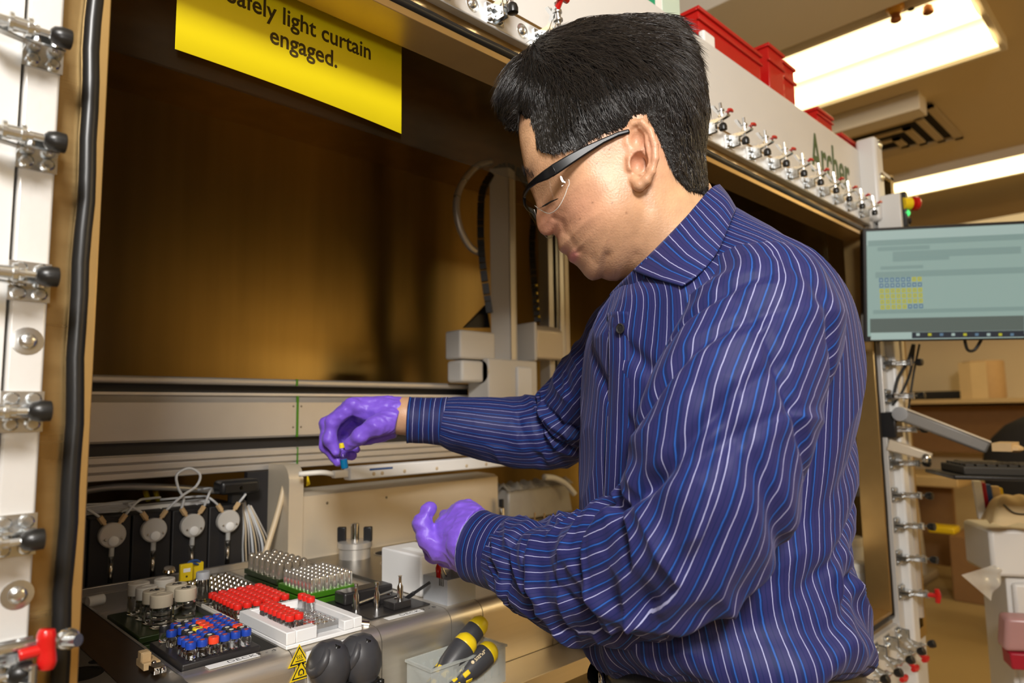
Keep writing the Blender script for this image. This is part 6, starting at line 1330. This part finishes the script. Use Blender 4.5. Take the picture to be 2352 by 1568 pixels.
bl2 = np.clip((zz-.975)/.03, 0, 1); d = d*np.clip(.15+bl2, 0, 1)+.010*np.exp(-.5*((zz-1.00)/.022)**2)
d = d*np.clip((1.45-zz)/.03, .1, 1)
shirt, PT = loft_rings('shirt', C, U1, U2, RA, hw_, n_, 'shirt', d, None, zz[:, 0], 2.25); own(shirt)
for o in list(MAN.children):
    if o.name.split('.')[0] in ('left_sleeve', 'left_cuff', 'right_sleeve', 'right_cuff'): o.parent = shirt; o.matrix_parent_inverse = MI if False else Matrix.Identity(4)
from mathutils.bvhtree import BVHTree
bvt = BVHTree.FromPolygons([tuple(v) for v in PT.reshape(-1, 3)], [tuple(p.vertices) for p in shirt.data.polygons])
def hit(px, py, off=0.0):
    d_ = Vector(ray(px, py)).normalized(); h = bvt.ray_cast(Vector(CAM), d_)
    return (h[0]+h[1]*(off if h[1].dot(d_) < 0 else -off), h[1]) if h[0] else (None, None)
def sown(o): o.parent = shirt; o.matrix_parent_inverse = Matrix.Identity(4); return o
def sheet(name, rows, m, th=.0016, uvd=(0, 1), us=1.0, sub=6, par=None):
    """rows: list of equal-length point lists, skinned; uv in metres"""
    G = [catmull([Vector(p) for p in r], sub) for r in rows]; cols = list(zip(*G)); G2 = [catmull(list(c), sub) for c in cols]; A = np.array([[tuple(p) for p in c] for c in G2])
    a, b = A.shape[:2]; I = np.arange(a*b).reshape(a, b); q = np.stack([I[:-1, :-1], I[1:, :-1], I[1:, 1:], I[:-1, 1:]], -1).reshape(-1, 4)
    su = np.r_[0, np.cumsum(np.linalg.norm(np.diff(A[:, b//2], axis=0), axis=1))]; sv = np.r_[0, np.cumsum(np.linalg.norm(np.diff(A[a//2], axis=0), axis=1))]
    UVg = np.stack(np.meshgrid(su, sv, indexing='ij'), -1)
    uv = np.stack([UVg[:-1, :-1], UVg[1:, :-1], UVg[1:, 1:], UVg[:-1, 1:]], 2).reshape(-1, 2)
    o = np_mesh(name, A.reshape(-1, 3), q, m, None, True, None, uv); md = o.modifiers.new('thick', 'SOLIDIFY'); md.thickness = th; md.offset = 0; return o
# placket and buttons
rowL, rowR = [], []
for (x, y) in ((1399, 720), (1402, 800), (1400, 900), (1396, 1000), (1392, 1100), (1388, 1190), (1386, 1300)):
    p, _ = hit(x, y, .0015); q, _ = hit(x+46, y-4, .0015)
    if p and q: rowL.append(p); rowR.append(q)
if len(rowL) > 2:
    mid = [a.lerp(b, .5) for a, b in zip(rowL, rowR)]; mid = [hit(*[1176+FPX*np.dot(np.array(v)-CAM, CR)/np.dot(np.array(v)-CAM, CF), 784-FPX*np.dot(np.array(v)-CAM, CU)/np.dot(np.array(v)-CAM, CF)], .0022)[0] or v for v in mid]
    o = sown(sheet('placket', [rowL, mid, rowR], 'shirt_cuff', .0014))
for (x, y) in ((1430, 755),):
    p, nrm_ = hit(x, y, .0022)
    if p:
        dd = Vector(CAM)-p
        if nrm_.dot(dd) < 0: nrm_ = -nrm_
        b = MB().lathe([(.0050, 0), (.0056, .0008), (.0056, .0020), (.0046, .0026), (.0036, .0018), (.0006, .0018)], 20, p, nrm_)
        for sgn in (-1, 1): b.lathe([(.0007, .0018), (.0005, .0021)], 6, p+Vector((0, 0, sgn*.0012)), nrm_)
        sown(b.build('button', 'button_dark', smooth='auto'))
# collar: near flap, far flap, stand
def mir(p): a = np.array(p); D_ = a@FH; return tuple(a+FH*(2*.80-2*D_))
topE = [AD(1652, 424, .815), AD(1630, 436, .755), AD(1575, 500, .722), AD(1512, 566, .720), AD(1454, 622, .738)]
midE = [AD(1672, 448, .815), AD(1664, 462, .735), AD(1612, 545, .698), AD(1556, 604, .690), AD(1508, 641, .704)]
botE = [AD(1690, 478, .815), AD(1684, 492, .722), AD(1648, 578, .680), AD(1604, 630, .668), AD(1566, 657, .672)]
for i_, (x, y) in enumerate(((1690, 478), (1684, 492), (1648, 578), (1604, 630), (1566, 657))):
    p, _ = hit(x, y)
    if p is not None:
        dz_ = np.dot(np.array(p)-CAM, CF)-.006
        if dz_ < np.dot(botE[i_]-CAM, CF): botE[i_] = AD(x, y, dz_)
for i_, (x, y) in enumerate(((1672, 448), (1664, 462), (1612, 545), (1556, 604), (1508, 641))):
    md_ = (np.dot(botE[i_]-CAM, CF)+np.dot(topE[i_]-CAM, CF))/2-.007; p, _ = hit(x, y)
    if p is not None: md_ = min(md_, np.dot(np.array(p)-CAM, CF)-.005)
    midE[i_] = AD(x, y, md_)
sown(sheet('collar_flap', [topE, midE, botE], 'shirt', .0018))
# far side flap and neck band from the same pattern
sown(sheet('collar_flap', [[mir(p) for p in topE], [mir(p) for p in midE], [mir(p) for p in botE]], 'shirt', .0018))
st1 = topE+[AD(1420, 655, .785), AD(1404, 672, .806)]; low = [p-np.array([0, 0, .030])+RH*.004 for p in st1]
sown(sheet('collar_stand', [st1, low], 'shirt', .0016)); sown(sheet('collar_stand', [[mir(p) for p in st1], [mir(p) for p in low]], 'shirt', .0016))
# shoulder seam of the near sleeve
# ---------------------------------------------------------------- gloves
def glove(name, caps, h, k, cut=None, seed=1):
    P, f, lo_ = field_mesh([(AD(*a[:3]), AD(*b[:3]), a[3]*.001, b[3]*.001) for a, b in caps], h, k)
    q = P.reshape(-1, 3); wr = (vnoise(q[:, 0]*160+q[:, 2]*70, q[:, 2]*150+q[:, 1]*90, seed)-.5)*.0022+(np.abs(vnoise(q[:, 2]*75+q[:, 0]*40, (q[:, 1]+q[:, 0])*110, seed+1)-.5)-.22)*.0040
    f = f+wr.reshape(f.shape)
    if cut is not None:
        c0, nv = cut; f = np.maximum(f, (P-c0)@nv)
    V_, F_ = nets(f, lo_, h); return own(np_mesh(name, V_, F_, 'glove'))
def chainp(*p): return list(zip(p[:-1], p[1:]))
RG = []
RG += chainp((915, 952, 1.12, 29), (880, 948, 1.12, 27), (845, 940, 1.115, 20), (812, 932, 1.105, 13))
RG += chainp((900, 950, 1.13, 25), (830, 945, 1.135, 17), (806, 938, 1.135, 13))
RG += chainp((905, 965, 1.13, 25), (850, 972, 1.145, 16), (820, 962, 1.155, 11))
RG += chainp((812, 930, 1.100, 12.5), (763, 968, 1.100, 10.5), (756, 1008, 1.098, 9.6), (772, 1038, 1.098, 7.8))
RG += chainp((804, 934, 1.125, 12), (750, 975, 1.125, 10.5), (748, 1022, 1.120, 9.5), (776, 1060, 1.110, 7.8))
RG += chainp((808, 945, 1.145, 11.5), (765, 990, 1.15, 10), (774, 1035, 1.145, 9), (807, 1046, 1.130, 8.0))
RG += chainp((820, 962, 1.160, 10), (785, 1005, 1.165, 8.5), (800, 1030, 1.160, 7.5), (818, 1030, 1.15, 7))
RG += chainp((900, 965, 1.100, 22), (862, 978, 1.080, 15), (826, 1002, 1.078, 11.5), (800, 1022, 1.090, 9.2))
RG += chainp((922, 968, 1.12, 24), (870, 995, 1.125, 14), (835, 1012, 1.13, 9))
gr = glove('right_glove', RG, .0016, .007, (AD(922, 950, 1.12), np.array((AD(1000, 964, 1.12)-AD(922, 946, 1.12))/np.linalg.norm(AD(1000, 964, 1.12)-AD(922, 946, 1.12)))), 61)
LG = []
LG += chainp((1120, 1252, .898, 33), (1085, 1242, .915, 37), (1052, 1228, .940, 36))
LG += chainp((1098, 1206, .910, 22), (1070, 1190, .935, 24), (1052, 1184, .960, 17))
LG += chainp((1105, 1288, .905, 20), (1075, 1275, .920, 24), (1040, 1262, .940, 22))
LG += chainp((1050, 1255, .925, 24), (1012, 1256, .925, 18), (982, 1236, .925, 13.5), (970, 1203, .930, 11.8), (985, 1170, .935, 10.2))
for k2, (yy, dd) in enumerate(((1180, .985), (1205, .99), (1232, .988), (1258, .980))):
    LG += chainp((1048, yy+8, dd-.02, 13), (1026, yy+8, dd+.012, 10.5), (1020, yy+26, dd+.020, 9.5), (1034, yy+36, dd+.008, 8.5))
LG += chainp((1020, 1268, .955, 12), (996, 1275, .965, 10), (985, 1262, .972, 9))
cdir = AD(1166, 1273, .876)-AD(1060, 1235, .925); cdir /= np.linalg.norm(cdir)
gl2 = glove('left_glove', LG, .0016, .006, (AD(1092, 1247, .912), cdir), 71)
# ---------------------------------------------------------------- the vial between finger and thumb
vp = AD(792, 1076, 1.074); vt = AD(784, 1018, 1.074)
vv = thing('sample_vial', 'tiny glass vial of bright blue liquid held in the raised glove', 'vial', tuple(vp)); vd = Vector(vt)-Vector(vp); vd.normalize()
mat('blue_liquid', (0.01, 0.30, 0.62), 0.08, 0, trans=.55, ior=1.33, emit=None)
MB().lathe([(.0050, 0), (.0062, .0012), (.0062, .0250), (.0046, .0285), (.0042, .0330)], 20, (0, 0, 0), vd).build('glass_body', 'thin_clear', vv, smooth='auto')
MB().lathe([(.0046, .0006), (.0056, .0014), (.0056, .0150), (.0020, .0150)], 20, (0, 0, 0), vd).build('blue_liquid', 'blue_liquid', vv, smooth='auto')
MB().lathe([(.0042, .0330), (.0044, .0340), (.0036, .0400), (.0026, .0408)], 16, (0, 0, 0), vd).build('yellow_cap', 'yellow_cap', vv, smooth='auto')
# ---------------------------------------------------------------- belt, trousers, shoes
def ring_at(z, fpx, bpx, hwid, D_=.80): return z
def torus_loft(name, zs, grow, m, n=120, par=None):
    zc = C[:, 2]; i0 = int(np.argmin(np.abs(zc-.965))); Cc = np.stack([C[i0]+np.array([0, 0, z-C[i0][2]]) for z in zs]); k = len(zs)
    o, P_ = loft_rings(name, Cc, np.tile(U1[i0]*np.array([1, 1, 0])/np.linalg.norm(U1[i0][:2]), (k, 1)), np.tile(-FH+np.array([0, 0, .32]), (k, 1)), np.array([RA[i0]+g_ for g_ in grow]), np.array([hw_[i0]+g_ for g_ in grow]), n, m, None, None, None, 2.25); return o, P_
C_keep = C
bt, PB = torus_loft('belt', [.952, .953, .984, .985], [.003, .009, .009, .003], 'leather'); own(bt)
bw = BVHTree.FromPolygons([tuple(v) for v in PB.reshape(-1, 3)], [tuple(p.vertices) for p in bt.data.polygons])
bc = C[int(np.argmin(np.abs(C[:, 2]-.965)))]+U1[int(np.argmin(np.abs(C[:, 2]-.965)))]*(RA[int(np.argmin(np.abs(C[:, 2]-.965)))]+.014); bc = Vector((bc[0], bc[1], .955))
fx_ = Vector(U1[int(np.argmin(np.abs(C[:, 2]-.965)))]); sx_ = Vector(FH)
bk = MB()
for (a, b) in (((-.022, -.018), (.022, -.018)), ((.022, -.018), (.022, .018)), ((.022, .018), (-.022, .018)), ((-.022, .018), (-.022, -.018))):
    bk.cyl(bc+sx_*a[0]+Vector((0, 0, a[1])), bc+sx_*b[0]+Vector((0, 0, b[1])), .0026, 8)
b_o = own(bk.build('buckle', 'chrome', smooth=True)); b_o.parent = bt; b_o.matrix_parent_inverse = Matrix.Identity(4)
hipc = C[int(np.argmin(np.abs(C[:, 2]-.965)))]
def leg(sd):
    D_ = .82-sd*.085; pts = [W3(.235, .82-sd*.05, .962), W3(.238, .82-sd*.075, .88), W3(.240, D_, .75), W3(.235, D_, .48), W3(.245, D_, .25), W3(.250, D_, .035)]
    Cx, A1, A2, Rr, s_ = path_frames(pts, [.120, .118, .100, .078, .070, .068], 90, -RH)
    dd = .006*(np.abs(vnoise(np.linspace(0, 2*PI, 80, endpoint=False)[None]*1.5, s_[:, None]*14, 81+sd)-.5)*-2+.5)
    rb = np.interp(s_, [0, .1, .25, .9], [.095, .098, .092, .066]); return loft_rings('trouser_leg', Cx, A1, A2, Rr*np.interp(s_, [0, .15, .9], [1.22, 1.1, 1]), rb, 80, 'trouser', dd)[0]
tro, _ = torus_loft('trousers', [.860, .90, .945, .970, .974], [-.004, .004, .006, .004, -.004], 'trouser'); own(tro)
for sd in (1, -1):
    o = leg(sd); o.parent = tro; o.matrix_parent_inverse = Matrix.Identity(4)
    sh = thing('x', 'x', 'x') if False else None
    Ds = .82-sd*.085
    vsx = []
    prof_ = [(.30, .0, .032, .060), (.27, .0, .040, .080), (.20, .0, .042, .085), (.12, .0, .046, .060), (.07, .0, .040, .045), (.04, .0, .020, .030)]
    mbs = MB(); rings_ = []
    for l, zb, wd, hg in prof_:
        rg = [tuple(W3(l, Ds+wd*math.cos(a), max(.0, .5*hg+.5*hg*math.sin(a)))) for a in np.linspace(0, 2*PI, 16, endpoint=False)]; rings_ += rg
    mbs.add(rings_, [(j*16+i, j*16+(i+1) % 16, (j+1)*16+(i+1) % 16, (j+1)*16+i) for j in range(len(prof_)-1) for i in range(16)]+[tuple(range(15, -1, -1)), tuple((len(prof_)-1)*16+i for i in range(16))])
    own(mbs.build('shoe', 'leather', smooth=True))
